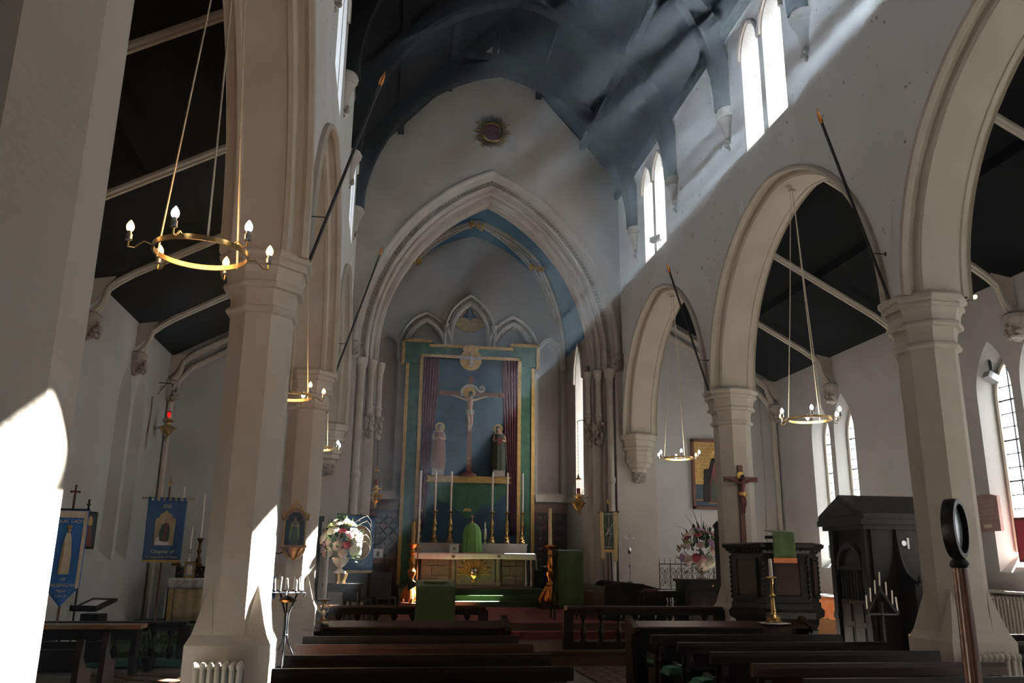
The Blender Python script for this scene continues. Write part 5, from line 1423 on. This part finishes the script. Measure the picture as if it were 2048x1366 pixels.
GR = thing('iron_screen', 'black scrolled wrought iron grille with gilt spikes behind the organ cabinet', 'screen', (3.30, 16.5, .41))
W_ = 1.36
MB().box(0, W_, -.012, .012, 0, .025).box(0, W_, -.012, .012, .50, .515).box(0, W_, -.012, .012, .98, 1.0).build('rail', 'iron', GR)
n = 12
sp_up = []
for k in range(n + 1):
    x = k * W_ / n
    MB().tube([(x, 0, .98), (x, 0, 1.06), (x, 0, 1.10)], [.006, .006, .002], 5).build('spike', 'iron', GR)
    MB().ball((x, 0, 1.10), (.010, .008, .02), 6, 5).build('spike_tip', 'gold_paint', GR)
    if k % 2 == 0: MB().box(x - .008, x + .008, -.008, .008, 0, 1.0).build('bar', 'iron', GR)
def spiral(cx, cz, r, sgn, turns=1.6):
    return [(cx + sgn * r * (1 - t / 14) * cos(turns * 2 * pi * t / 14 + pi), 0, cz + r * (1 - t / 14) * sin(turns * 2 * pi * t / 14 + pi)) for t in range(13)]
scm = {}
for sgn in (-1, 1): scm[sgn] = MB().tube(spiral(0, 0, .065, sgn), .006, 5).tube([(-sgn * .065, 0, 0), (-sgn * .05, 0, -.12), (sgn * .0, 0, -.19), (sgn * .05, 0, -.12)], .006, 5).mesh('scroll', 'iron', True)
for k in range(n):
    for z, f in ((.88, 1), (.40, 1), (.61, -1), (.13, -1)):
        share(scm[1 if k % 2 else -1], 'scroll', GR, ((k + .5) * W_ / n, 0, z), (0, 0, 0), (.8, 1, f * 1.1))

for lab, x, y0, n_ in (('dark choir stalls with white music cushions along the pulpit side of the chancel', 2.30, 15.2, 5),):
    ST_ = thing('choir_stall', lab, 'choir stall', (x, y0, .41))
    L_ = 4.2
    MB().box(.30, .34, 0, L_, 0, .58).build('back', 'black_wood', ST_)
    MB().box(-.02, .34, 0, L_, .28, .32).build('seat', 'black_wood', ST_)
    MB().prism([(-.46, .46), (-.46, .49), (-.20, .57), (-.20, .54)], 'y', 0, L_ * .75).build('desk', 'black_wood', ST_)
    MB().box(-.24, -.20, 0, L_ * .75, 0, .54).build('desk_front', 'black_wood', ST_)
    MB().prism([(-.50, 0), (-.46, 0), (.36, 0), (.62, .0), (.66, .06), (.62, .22), (.68, .30), (.66, .44), (.78, .49), (.76, .53), (.50, .57), (.30, .62), (-.1, .66), (-.46, .62), (-.50, .50)], 'y', -.05, 0).build('stall_end', 'black_wood', ST_)
    for k in range(5):
        y = .35 + k * .7
        MB().prism([(.05, .30), (.36, .30), (.36, .58), (.30, .62), (.20, .60), (.12, .50)], 'y', y - .02, y + .02).build('divider', 'black_wood', ST_)
        MB().box(.28, .40, y + .05, y + .60, .58, .63).build('top_rail', 'red_wood', ST_)
    for k in range(4):
        CU = thing('music_cushion', 'pale %s cushion lying on the choir stall, %s from the arch' % (('green', 'white', 'olive', 'grey')[k], ('first', 'second', 'third', 'fourth')[k]), 'cushion', (x + .02, y0 + .7 + k * .62, .73), .2 * k)
        MB().ball((0, 0, .05), (.13, .17, .05), 12, 8).build('pad', ('robe_grey', 'cream_cloth', 'green_silk', 'white_cloth')[k], CU, True)
        MB().tube([(.13 * cos(q * pi / 8), .17 * sin(q * pi / 8), .05) for q in range(16)], .006, 5, True).build('piping', 'green_cloth', CU)

TBL = thing('side_table', 'dark turned-leg table with red and white papers beside the choir stalls', 'table', (2.68, 14.9, .41))
MB().box(-.34, .36, -.2, .2, .50, .535).build('top', 'dark_wood', TBL)
for x in (-.28, .30):
    for y in (-.15, .15):
        MB().lathe([(.025, 0), (.025, .05), (.015, .07), (.028, .13), (.014, .20), (.028, .27), (.015, .36), (.025, .40), (.025, .50)], 10, (x, y, 0)).build('leg', 'dark_wood', TBL, True)
MB().box(-.28, .30, -.16, .16, .43, .50).build('apron', 'dark_wood', TBL)
PA = thing('papers', 'open white papers lying on the turned-leg table', 'papers', (2.82, 14.85, .945))
MB().box(-.15, .20, -.12, .12, 0, .012).build('sheet', 'paper', PA)
MB().box(-.36, -.12, -.10, .10, 0, .03).build('red_folder', 'painted_red', PA)

PC = thing('processional_cross', 'slim silver processional cross on a dark pole beside the chancel shaft', 'cross', (3.05, 17.7, .41))
MB().tube([(0, 0, 0), (0, 0, 1.22)], .011, 8).lathe([(.02, .92), (.035, .94), (.02, .96)], 8).build('pole', 'steel', PC, True)
MB().box(-.05, .05, -.01, .06, .60, .62).build('clip', 'iron', PC)
MB().lathe([(.012, 1.18), (.04, 1.21), (.05, 1.27), (.03, 1.32), (.012, 1.36)], 10).build('knop', 'silver', PC, True)
MB().box(-.014, .014, -.01, .01, 1.34, 1.64).box(-.09, .09, -.01, .01, 1.49, 1.52).build('cross', 'silver', PC)
for x, z in ((-.1, 1.505), (.1, 1.505), (0, 1.65)): MB().ball((x, 0, z), (.022, .012, .022), 8, 6).ball((x, 0, z + .02), .012, 6, 4).build('fleuron', 'silver', PC, True)

# small black angled lamp and chairs near the altar steps
BL = thing('reading_lamp', 'black angled reading lamp behind the green ambo', 'lamp', (-1.95, 17.3, .422))
MB().lathe([(.10, 0), (.10, .02), (.02, .03)], 14).build('base', 'black', BL)
MB().tube([(0, 0, .02), (-.06, 0, .36), (.30, 0, .58)], .012, 6).build('arm', 'black', BL)
m = MB(); m.lathe([(.03, .0), (.045, .06), (.12, .22), (.115, .22), (.04, .06)], 16); m.xf(Matrix.Translation((.32, 0, .66)) @ Matrix.Rotation(radians(150), 4, 'Y')); m.build('shade', 'black', BL, True)
for lab, x, y in (('black sedilia chair half hidden behind the flower stand', -2.55, 15.6), ('black chair standing below the faded navy banner', -2.10, 16.6)):
    CH = thing('chair', lab, 'chair', (x, y, .41), .3)
    MB().box(-.20, .20, -.20, .20, .30, .35).build('seat', 'black', CH)
    MB().box(-.20, .20, .16, .20, .35, .78).build('backrest', 'black', CH)
    for sx in (-1, 1):
        for sy in (-1, 1): MB().box(sx * .18 - .018, sx * .18 + .018, sy * .18 - .018, sy * .18 + .018, 0, .30).build('leg', 'black', CH)
CB = thing('credence_table', 'dark credence table under the tiled dado beside the reredos', 'table', (-2.30, 21.9, .41))
MB().box(-.30, .40, -.2, .2, .86, .90).build('top', 'black_wood', CB)
MB().box(-.28, .38, -.18, .18, .0, .86).build('cupboard', 'black_wood', CB)
BX = thing('lantern_box', 'white and red box lantern on the credence table', 'lantern', (-2.25, 21.8, 1.31))
MB().box(-.13, .13, -.10, .10, .14, .36).build('white_case', 'white_paint', BX)
MB().box(-.14, .14, -.11, .11, 0, .14).build('red_base', 'painted_red', BX)
MB().prism([(-.03, .18), (.03, .18), (.03, .28), (0, .32), (-.03, .28)], 'y', -.104, -.10).build('arched_opening', 'black', BX)
CB = thing('credence_table', 'black draped credence table on the lancet side of the reredos', 'table', (2.20, 21.5, .41))
MB().box(-.34, .34, -.25, .25, 0, .86).build('drape', 'black', CB)
MB().box(-.32, .36, -.27, .27, .86, .89).build('linen', 'white_cloth', CB)
SP = thing('wall_spotlight', 'small white spotlight on the foliage by the banner-side lamp', 'spotlight', (-2.66, 18.6, 3.02))
MB().box(-.10, .02, -.03, .03, .0, .02).build('arm', 'speaker_white', SP)
MB().ball((.0, -.02, -.10), (.06, .06, .10), 10, 6).build('head', 'stone_carved', SP, True)

# ================================================================== PULPIT AND CONFESSIONAL
PU = thing('pulpit', 'black carved wooden pulpit with panelled sides beside the crucifix pillar', 'pulpit', (3.28, 11.42, 0), radians(-8))
OCT = lambda prof, nm, m_='black_wood', sm=False: MB().lathe([(r / cos(pi / 6), z) for r, z in prof], 6, (0, 0, 0), 0).build(nm, m_, PU)
OCT([(.52, .93), (.52, 1.60)], 'drum')
OCT([(.54, 1.58), (.56, 1.62), (.62, 1.66), (.63, 1.70), (.60, 1.72), (.50, 1.72)], 'cornice')
OCT([(.10, .02), (.14, .10), (.16, .30), (.30, .44), (.46, .56), (.50, .64), (.50, .70), (.57, .74), (.58, .82), (.54, .86), (.54, .93), (.50, .94)], 'bowl')
OCT([(.22, -.01), (.22, .04), (.14, .08)], 'foot')
for k in range(6):
    a = k * pi / 3 + pi / 6
    ca, sa = cos(a), sin(a)
    M_ = Matrix.Rotation(a + pi / 2, 4, 'Z')
    m = MB().box(-.17, .17, -.545, -.52, 1.04, 1.48); m.xf(M_); m.build('panel', 'red_wood', PU)
    m = MB()
    for q in ((-.19, -.165, 1.0, 1.52), (.165, .19, 1.0, 1.52), (-.19, .19, 1.0, 1.025), (-.19, .19, 1.495, 1.52)): m.box(q[0], q[1], -.56, -.52, q[2], q[3])
    m.xf(M_); m.build('panel_moulding', 'black_wood', PU)
    m = MB(); random.seed(k)
    for q in range(9): m.ball((.285, -.535, 1.0 + q * .065), (.022, .022, .03), 6, 4)
    m.xf(M_); m.build('carved_garland', 'black_wood', PU)
    m = MB()
    for q in range(9): m.ball((-.26 + q * .065, -.585, 1.625), (.022, .02, .02), 6, 4)
    m.xf(M_); m.build('dentils', 'black_wood', PU)
PF = thing('pulpit_fall', 'green pulpit fall with an orange fringe hanging on the pulpit desk', 'cloth', (3.10, 10.80, 1.72))
m = MB(); m.grid(lambda u, v: ((u - .5) * (.30 + .02 * v), -.085 - .006 * sin(u * 8), .13 - v * .33), 16, 8); m.grid(lambda u, v: ((u - .5) * .30, -.085 + v * .26, .13 + .03 * v), 6, 4)
solid(m.build('cloth', 'green_cloth', PF, True), .008)
MB().box(-.165, .165, -.10, -.085, -.265, -.20).build('fringe', 'orange_cloth', PF)
MB().box(-.13, .13, -.07, .20, .05, .09).box(-.03, .03, .02, .08, -.02, .06).build('book_desk', 'black_wood', PF)
WC = thing('wall_plaque', 'small framed plaque with a figurine on top against the aisle wall behind the pulpit', 'plaque', (6.70, 15.9, 1.55))
MB().box(-.02, .03, -.13, .13, 0, .25).build('frame', 'robe_grey', WC)
MB().box(-.026, -.02, -.09, .09, .03, .22).build('picture', 'stone_carved', WC)
MB().lathe([(.03, .25), (.015, .29), (.025, .33), (.008, .40)], 8).build('figurine', 'robe_grey', WC, True)

CF = thing('confessional', 'tall black wooden confessional with a gabled roof and latticed door', 'confessional', (5.0, 11.85, 0))
H = 2.06; D1, D2 = 1.72, 1.10                                  # depth along x, width along y
MB().box(.06, D1, 0, D2, 0, H).build('carcass', 'black_wood', CF)
MB().prism([(-.12, H + .13), (D2 / 2, H + .44), (D2 + .12, H + .13), (D2 + .12, H + .06), (-.12, H + .06)], 'x', -.10, D1 - .35).build('roof', 'black_wood', CF)
MB().add([(D1 - .35, -.12, H + .13), (D1 - .35, D2 / 2, H + .44), (D1 - .35, D2 + .12, H + .13), (D1 + .1, -.12, H + .13), (D1 + .1, D2 + .12, H + .13)], [(0, 3, 1), (3, 4, 1), (4, 2, 1), (0, 1, 2), (0, 2, 4, 3)]).build('roof_hip', 'black_wood', CF)
MB().prism([(.10, H + .12), (D2 / 2, H + .36), (D2 - .10, H + .12)], 'x', -.115, -.10).build('pediment', 'black_wood', CF)
MB().box(-.14, D1 + .02, -.10, D2 + .10, H - .03, H + .06).box(-.08, D1, -.05, D2 + .05, H - .10, H - .03).build('cornice', 'black_wood', CF)
for y in (.04, D2 - .16):
    MB().box(-.03, .08, y, y + .12, 0, H - .1).build('pilaster', 'black_wood', CF)
    MB().box(-.045, .08, y - .01, y + .13, .62, .72).build('dado_rail', 'dark_wood', CF)
m = MB(); arch_sweep(m, [(0, -.02), (.05, -.035), (.07, -.02), (.07, .08), (0, .08)], .30, 0, lambda u, v, d: (d, D2 / 2 + u, 1.40 + v), 12, close=True); m.build('door_arch', 'black_wood', CF)
MB().box(.045, .06, .2, D2 - .2, 1.38, 1.72).build('lunette', 'black', CF)
for s in (-1, 1):
    yc = D2 / 2 + s * .17
    dr = MB().box(.0, .05, yc - .165, yc + .165, .04, .92).build('door', 'dark_wood', CF)
    MB().box(-.012, 0, yc - .11, yc + .11, .14, .52).build('panel', 'dark_wood', dr)
    MB().box(-.012, 0, yc - .11, yc + .11, .60, .86).build('panel', 'dark_wood', dr)
    MB().ball((-.02, yc - s * .13, .88), .015, 8, 6).build('knob', 'brass', dr)
for k in range(8):
    y = D2 / 2 - .30 + k * .086
    MB().lathe([(.012, .92), (.022, 1.0), (.012, 1.1), (.024, 1.2), (.012, 1.32), (.015, 1.38)], 8, (.03, y, 0)).build('spindle', 'black_wood', CF, True)
MB().box(.0, .06, .15, D2 - .15, 1.36, 1.42).build('transom', 'black_wood', CF)
# penitent's wing on the side toward the viewer
MB().box(.42, .50, -.42, 0, 0, 1.18).build('wing_panel', 'black_wood', CF)
MB().box(.40, .62, -.45, -.38, 0, 1.16).lathe([(.05, 1.16), (.06, 1.19), (.03, 1.21), (.035, 1.25), (.008, 1.31)], 10, (.51, -.415, 0)).build('wing_post', 'black_wood', CF)
MB().tube([(.46, -.02, 1.98), (.46, -.04, 1.75), (.46, -.10, 1.50), (.46, -.20, 1.32), (.46, -.34, 1.22), (.46, -.40, 1.20)], .022, 6).build('wing_scroll', 'dark_wood', CF, True)
MB().prism([(0, 1.18), (-.38, 1.18), (-.22, 1.28), (-.12, 1.42), (-.05, 1.65), (0, 1.95)], 'x', .44, .47).build('wing_board', 'black_wood', CF)
SN = thing('sign_plate', 'small white indicator plate high on the side of the confessional', 'sign', (5.58, 11.845, 1.76))
m = MB(); m.lathe([(.04, 0), (.04, .01)], 16); m.xf(Matrix.Rotation(pi / 2, 4, 'X')); m.build('disc', 'mirror_glass', SN)
MB().box(.05, .085, -.012, .0, -.08, .08).build('bar', 'speaker_white', SN)
LF = thing('leaflet', 'pale triangular leaflet fixed to the dark side of the confessional', 'leaflet', (5.80, 11.835, .72))
MB().prism([(-.06, 0), (.07, 0), (-.02, .30)], 'y', 0, .012).build('card', 'stone_carved', LF)
KB = thing('kneeling_desk', 'small oak-topped prayer desk between the confessional and the pillar', 'prayer desk', (4.30, 9.4, 0))
MB().box(-.30, .30, -.14, .14, .62, .655).build('top', 'oak', KB)
MB().box(-.27, -.22, -.12, .12, 0, .62).box(.22, .27, -.12, .12, 0, .62).box(-.25, .25, .06, .10, .1, .62).build('frame', 'black_wood', KB)

HE = thing('candle_hearse', 'black triangular candle hearse with seven white candles before the confessional', 'candle stand', (3.98, 10.0, 0))
for a in (.3, 2.4, 4.5): MB().tube([(.22 * cos(a), .22 * sin(a), 0), (.05 * cos(a), .05 * sin(a), .35), (0, 0, .45)], .014, 6).build('foot', 'iron', HE)
MB().tube([(0, 0, .4), (0, 0, 1.0)], .018, 6).build('pole', 'iron', HE)
MB().tube([(-.21, 0, .86), (0, 0, 1.16), (.21, 0, .86)], .016, 6).tube([(-.21, 0, .86), (.21, 0, .86)], .014, 6).build('triangle', 'iron', HE)
random.seed(5)
for k, (x, z) in enumerate(((-.20, .89), (-.14, .98), (-.07, 1.07), (0, 1.17), (.08, 1.05), (.15, .95), (.21, .87))):
    MB().lathe([(.018, 0), (.02, .02), (.012, .025)], 8, (x, 0, z)).build('socket', 'iron', HE)
    MB().tube([(x, 0, z + .02), (x + random.uniform(-.01, .01), 0, z + .19)], .0095, 8).build('candle', 'wax', HE)

# ================================================================== PULPIT-SIDE AISLE ALTAR
SA = thing('side_altar', 'aisle altar with an orange frontal behind the pulpit', 'altar', (6.25, 15.0, 0))
MB().box(-.35, .40, -.8, .8, 0, .86).build('table', 'oak', SA)
m = MB(); m.grid(lambda u, v: (-.365 - .006 * sin(u * 20), -.8 + u * 1.6, .86 - v * (.36 + .03 * abs(sin(u * 16)))), 50, 5); m.grid(lambda u, v: (-.365 + .7 * v, -.815, .86 - u * (.36 + .03 * abs(sin(v * 9)))), 5, 16)
solid(m.build('frontal', 'orange_cloth', SA, True), .006)
MB().box(-.37, .42, -.82, .82, .86, .875).build('linen', 'white_cloth', SA)
for k, y in enumerate((14.35, 14.75, 15.3)):
    c = thing('small_candlestick', 'small brass candlestick with a cream candle on the orange side altar, %s from the confessional' % ('first', 'second', 'third')[k], 'candlestick', (6.35, y, .877), group='candlesticks on the orange side altar')
    MB().lathe([(.06, 0), (.06, .015), (.02, .03), (.03, .06), (.018, .08), (.03, .12), (.055, .15), (.055, .16), (.02, .165)], 12).build('stem', 'brass', c, True)
    MB().lathe([(.024, .16), (.024, .42), (.01, .43)], 10).build('candle', 'wax_cream', c, True)
RG = thing('votive_glass', 'tiny red votive glass on the orange side altar', 'votive', (6.12, 14.55, .877))
MB().lathe([(.025, 0), (.03, .06), (.027, .06), (.02, .01)], 10).build('cup', 'red_glass', RG, True)
MB().lathe([(.018, .01), (.018, .03)], 8).build('wax', 'wax_cream', RG)

MT = thing('memorial_tablet', 'pinkish marble memorial tablet with an arched top on the window aisle wall', 'plaque', (6.74, 11.42, 1.94))
pts = [(-.26, 0), (.26, 0), (.26, .50)] + [(.26 - .052 * k, .50 + .045 * sin(pi * k / 10)) for k in range(1, 10)] + [(-.26, .50)]
MB().prism(pts, 'x', -.05, .0).build('slab', 'pink_stone', MT)
MB().box(-.056, -.05, -.10, .08, .05, .10).build('plate', 'cream_cloth', MT)
for k, z in enumerate((.42, .36, .30, .24, .18)): MB().box(-.0515, -.05, -.18 + .02 * (k % 2), .18, z, z + .012).build('inscription', 'stone_carved', MT)
FD = thing('notice_board', 'red painted panel leaning on the sill of the bright aisle window', 'board', (6.80, 10.80, 1.50))
MB().box(-.03, .03, -.18, .18, 0, .62).build('board', 'painted_red', FD)
MB().box(-.035, -.03, -.15, .15, .04, .58).build('inset', 'petal_red', FD)
SL = thing('floodlight', 'small grey floodlight mounted in the head of the aisle window', 'floodlight', (6.86, 11.14, 4.22))
m = MB().box(-.10, .10, -.07, .07, -.05, .05); m.xf(Matrix.Rotation(.5, 4, 'Y')); m.build('housing', 'steel', SL)
MB().box(-.02, .02, -.01, .01, .04, .28).build('arm', 'iron', SL)
SL = thing('cctv_camera', 'small white camera on the sill of the clerestory window near the chancel', 'camera', (2.98, 15.0, 7.56))
MB().tube([(.08, 0, -.02), (.03, .02, .05), (0, .0, .10)], .012, 6).build('arm', 'speaker_white', SL)
m = MB().box(-.055, .055, -.14, .14, -.05, .05); m.xf(Matrix.Translation((-.02, 0, .14)) @ Matrix.Rotation(.5, 4, 'Z')); m.build('housing', 'speaker_white', SL)
SL = thing('capital_spotlight', 'small lit spotlight perched on the capital by the wooden staff', 'spotlight', (3.86, 7.62, 4.18))
MB().box(-.02, .02, -.02, .02, 0, .03).build('foot', 'iron', SL)
m = MB(); m.lathe([(.03, 0), (.035, .07)], 10); m.xf(Matrix.Translation((.0, -.02, .05)) @ Matrix.Rotation(radians(120), 4, 'X')); m.build('head', 'iron', SL)
m = MB(); m.lathe([(.026, .071), (.026, .074)], 10); m.xf(Matrix.Translation((.0, -.02, .05)) @ Matrix.Rotation(radians(120), 4, 'X')); m.build('lens', 'bulb_warm', SL)
CR_ = thing('conduit', 'thin cable running down the end wall of the confessional aisle', 'cable', (6.35, 18.02, 0))
MB().tube([(0, 0, .5), (-.02, 0, 2.0), (.02, 0, 3.4), (0, 0, 5.2)], .012, 5).build('cable', 'stone_carved', CR_)

# ================================================================== PEWS OF THE WINDOW AISLE
for k, y in enumerate((8.3, 9.15)):
    p = make_pew('short dark pew in the window aisle behind the staff, %s from the altar' % ('second', 'first')[k], 4.3, 6.3, y, 'dark_wood')

# ================================================================== BANNER AISLE
R_ = thing('aisle_rail', 'dark turned communion rail across the banner aisle', 'balustrade', (-5.72, 12.72, 0))
h = .90
MB().box(-h, h, -.14, .10, 0, .09).build('plinth', 'green_kneeler', R_)
MB().prism([(-.10, .52), (-.11, .55), (-.09, .575), (.09, .575), (.11, .55), (.10, .52)], 'x', -h - .03, h + .03).build('handrail', 'black_wood', R_)
MB().box(-h, h, -.05, .05, .45, .52).build('top_beam', 'black_wood', R_)
for s in (-1, 1): MB().box(s * h - .08, s * h + .08, -.07, .07, .05, .53).build('post', 'dark_wood', R_)
for k in range(7): share(bal, 'baluster', R_, (-h + .18 + k * .24, 0, .07), (0, 0, 0), (1, 1, .97))
SG = struct('step_side_altar', 'green carpeted steps of the banner aisle altar', 'step')
MB().box(-6.74, -4.0, 13.3, 18.04, -.02, .12).build('tread', 'green_carpet', SG)
MB().box(-6.74, -4.0, 14.4, 18.04, .10, .26).build('tread', 'green_carpet', SG)
SA = thing('side_altar', 'small altar with a white lace cloth and tan frontal in the banner aisle', 'altar', (-5.25, 17.0, .26))
MB().box(-.72, .72, -.30, .45, 0, .76).build('table', 'black_wood', SA)
m = MB(); m.grid(lambda u, v: (-.66 + u * 1.32, -.315 - .01 * sin(u * 40), .70 - v * .66), 40, 4); solid(m.build('frontal', 'tan_cloth', SA, True), .005)
MB().box(-.74, -.66, -.32, -.305, .02, .70).build('gilt_edge', 'gold_paint', SA)
MB().box(-.78, .78, -.34, .46, .765, .785).build('linen', 'white_cloth', SA)
m = MB(); m.grid(lambda u, v: (-.78 + u * 1.56, -.345 - .004 * sin(u * 60), .785 - v * (.15 + .025 * abs(sin(u * 22)))), 80, 4)
m.grid(lambda u, v: (-.785, -.345 + u * .8, .785 - v * .70), 6, 8)
solid(m.build('lace', 'lace', SA, True), .004)
GD = thing('gradine', 'dark gilded shelf carrying the candles of the banner aisle altar', 'shelf', (-5.25, 17.35, 1.045))
MB().box(-.78, .72, -.12, .12, 0, .22).build('step', 'black_wood', GD)
m = MB(); random.seed(3)
for k in range(24): m.ball((-.74 + k * .06, -.13, .10 + random.uniform(-.05, .07)), (.022, .012, .03), 6, 4)
m.build('gilt_carving', 'dark_gilt', GD, True)
cs = None
for k, (x, hh) in enumerate(((-6.06, .98), (-5.66, .86))):
    lab = 'dark gilt candlestick with a tall thin candle, banner aisle altar, %s' % ('beside the GSS banner', 'nearer the pillar')[k]
    c = thing('tall_candlestick', lab, 'candlestick', (x, 17.35, 1.265), group='tall candlesticks of the banner aisle altar')
    MB().lathe([(.085, 0), (.09, .03), (.05, .07), (.06, .12), (.03, .16), (.025, .22), (.045, .28), (.025, .34), (.022, .42), (.04, .47), (.07, .50), (.07, .52), (.02, .53)], 12).build('stem', 'dark_gilt', c, True)
    MB().lathe([(.018, .52), (.016, .52 + hh), (.006, .53 + hh)], 8).build('candle', 'wax', c, True)
c = thing('short_candlestick', 'slim candlestick with a shorter white candle between the tall dark gilt ones', 'candlestick', (-5.80, 17.20, 1.265))
MB().lathe([(.05, 0), (.05, .02), (.015, .05), (.02, .12), (.012, .22), (.03, .30), (.04, .31), (.012, .315)], 10).build('stem', 'silver', c, True)
MB().lathe([(.017, .31), (.016, .72), (.006, .725)], 8).build('candle', 'wax', c, True)
PF_ = thing('photo_frame', 'small gold picture frame standing on the lace cloth', 'frame', (-5.70, 16.85, 1.05))
for a in ((-.10, -.075, 0, .30), (.075, .10, 0, .30), (-.10, .10, 0, .03), (-.10, .10, .27, .30)): MB().box(a[0], a[1], -.012, .012, a[2], a[3]).build('frame', 'gold', PF_)
MB().box(-.08, .08, 0, .01, .02, .28).build('picture', 'stone_carved', PF_)
MB().box(-.045, .045, -.004, 0, .07, .23).build('mount', 'cream_cloth', PF_)
LE = thing('book_stand', 'dark sloping prayer desk with a white sheet below the Walsingham banner', 'lectern', (-6.12, 13.0, 0), radians(-20))
MB().box(-.14, .14, -.10, .10, 0, .66).build('body', 'black_wood', LE)
MB().prism([(-.24, .70), (-.24, .74), (.20, .86), (.20, .82)], 'x', -.20, .20).prism([(-.26, .70), (-.24, .70), (-.24, .78), (-.26, .78)], 'x', -.20, .20).build('desk', 'black_wood', LE)
m = MB().add([(-.10, -.18, .765), (.12, -.18, .765), (.12, .08, .836), (-.10, .08, .836), (-.10, -.18, .769), (.12, -.18, .769), (.12, .08, .840), (-.10, .08, .840)], [(0, 1, 2, 3), (4, 5, 6, 7), (0, 1, 5, 4), (1, 2, 6, 5), (2, 3, 7, 6), (3, 0, 4, 7)]); m.build('sheet', 'paper', LE)
FT = thing('frontal_table', 'dark prayer bench with an oak top in front of the aisle rail', 'bench', (-5.9, 11.9, 0))
MB().box(-.80, .74, -.16, .16, .55, .60).build('top', 'oak', FT)
MB().box(-.76, .70, .06, .10, .40, .55).build('panel', 'dark_wood', FT)
for x in (-.72, .66): MB().box(x - .03, x + .03, -.12, .14, 0, .55).build('end', 'dark_wood', FT)
for k, y in enumerate((9.9, 10.75)):
    B2 = thing('aisle_bench', 'dark bench with reddish sloping end in the banner aisle, %s oak-topped bench' % ('away from the', 'next to the')[k], 'bench', (-6.0, y - .3, 0))
    MB().box(-.7, .78, 0, .03, .30, .52).build('backrest', 'dark_wood', B2)
    MB().box(-.7, .78, .03, .38, .30, .33).build('seat', 'dark_wood', B2)
    for x in (-.70, .80): MB().prism([(-.05, 0), (-.02, .45), (.04, .62), (.08, .60), (.10, .42), (.20, .32), (.38, .30), (.40, 0)], 'x', x - .03, x + .03).build('bench_end', 'red_wood', B2)
    MB().box(-.66, .76, .03, .30, .33, .37).build('cushion', 'green_kneeler', B2)
PP = thing('potted_plant', 'small leafy dark green plant in front of the aisle rail', 'plant', (-5.15, 12.25, 0))
MB().lathe([(.07, 0), (.10, .16), (.09, .16), (.06, .02)], 12).build('pot', 'black', PP, True)
rn = random.Random(2)
for i in range(46):
    a = rn.uniform(0, 2 * pi); e = rn.uniform(.2, 1.4); r = rn.uniform(.08, .28)
    d = Vector((cos(a) * cos(e), sin(a) * cos(e), sin(e)))
    share(leafm['leaf_dark'], 'leaf', PP, Vector((0, 0, .16)) + d * r, d.to_track_quat('Z', 'Y').to_euler(), (1.2, 1, 1))
WH = thing('wall_hanging', 'thin pale pink ribbon and tassel hung on the wall by the glowing lamp', 'hanging', (-6.72, 16.8, 3.5))
MB().tube([(0, 0, .95), (0, .04, .7), (0, .0, .4), (0, -.02, .1)], .012, 5).build('ribbon', 'robe_rose', WH)
MB().lathe([(.005, .32), (.05, .16), (.03, .02), (.004, -.1)], 8, sx=.3).build('tassel', 'stone_carved', WH, True)

# ------------------------------------------------------------------ sunlit dust and incense haze in the nave
hz = MB().box(-3.07, 3.07, -2.2, 18.0, .02, 13.6)
hzo = hz.build('haze', 'black'); tag(hzo, 'thin bluish haze of dust and incense filling the nave', 'haze', kind='stuff')
vm = bpy.data.materials.new('haze'); vm.use_nodes = True; nt = vm.node_tree
for n in list(nt.nodes): nt.nodes.remove(n)
o_ = nt.nodes.new('ShaderNodeOutputMaterial'); v_ = nt.nodes.new('ShaderNodeVolumeScatter')
v_.inputs['Color'].default_value = (.72, .87, 1.0, 1); v_.inputs['Density'].default_value = HAZE; v_.inputs['Anisotropy'].default_value = .8
nt.links.new(v_.outputs[0], o_.inputs['Volume'])
hzo.data.materials.clear(); hzo.data.materials.append(vm)
vm.cycles.homogeneous_volume = True
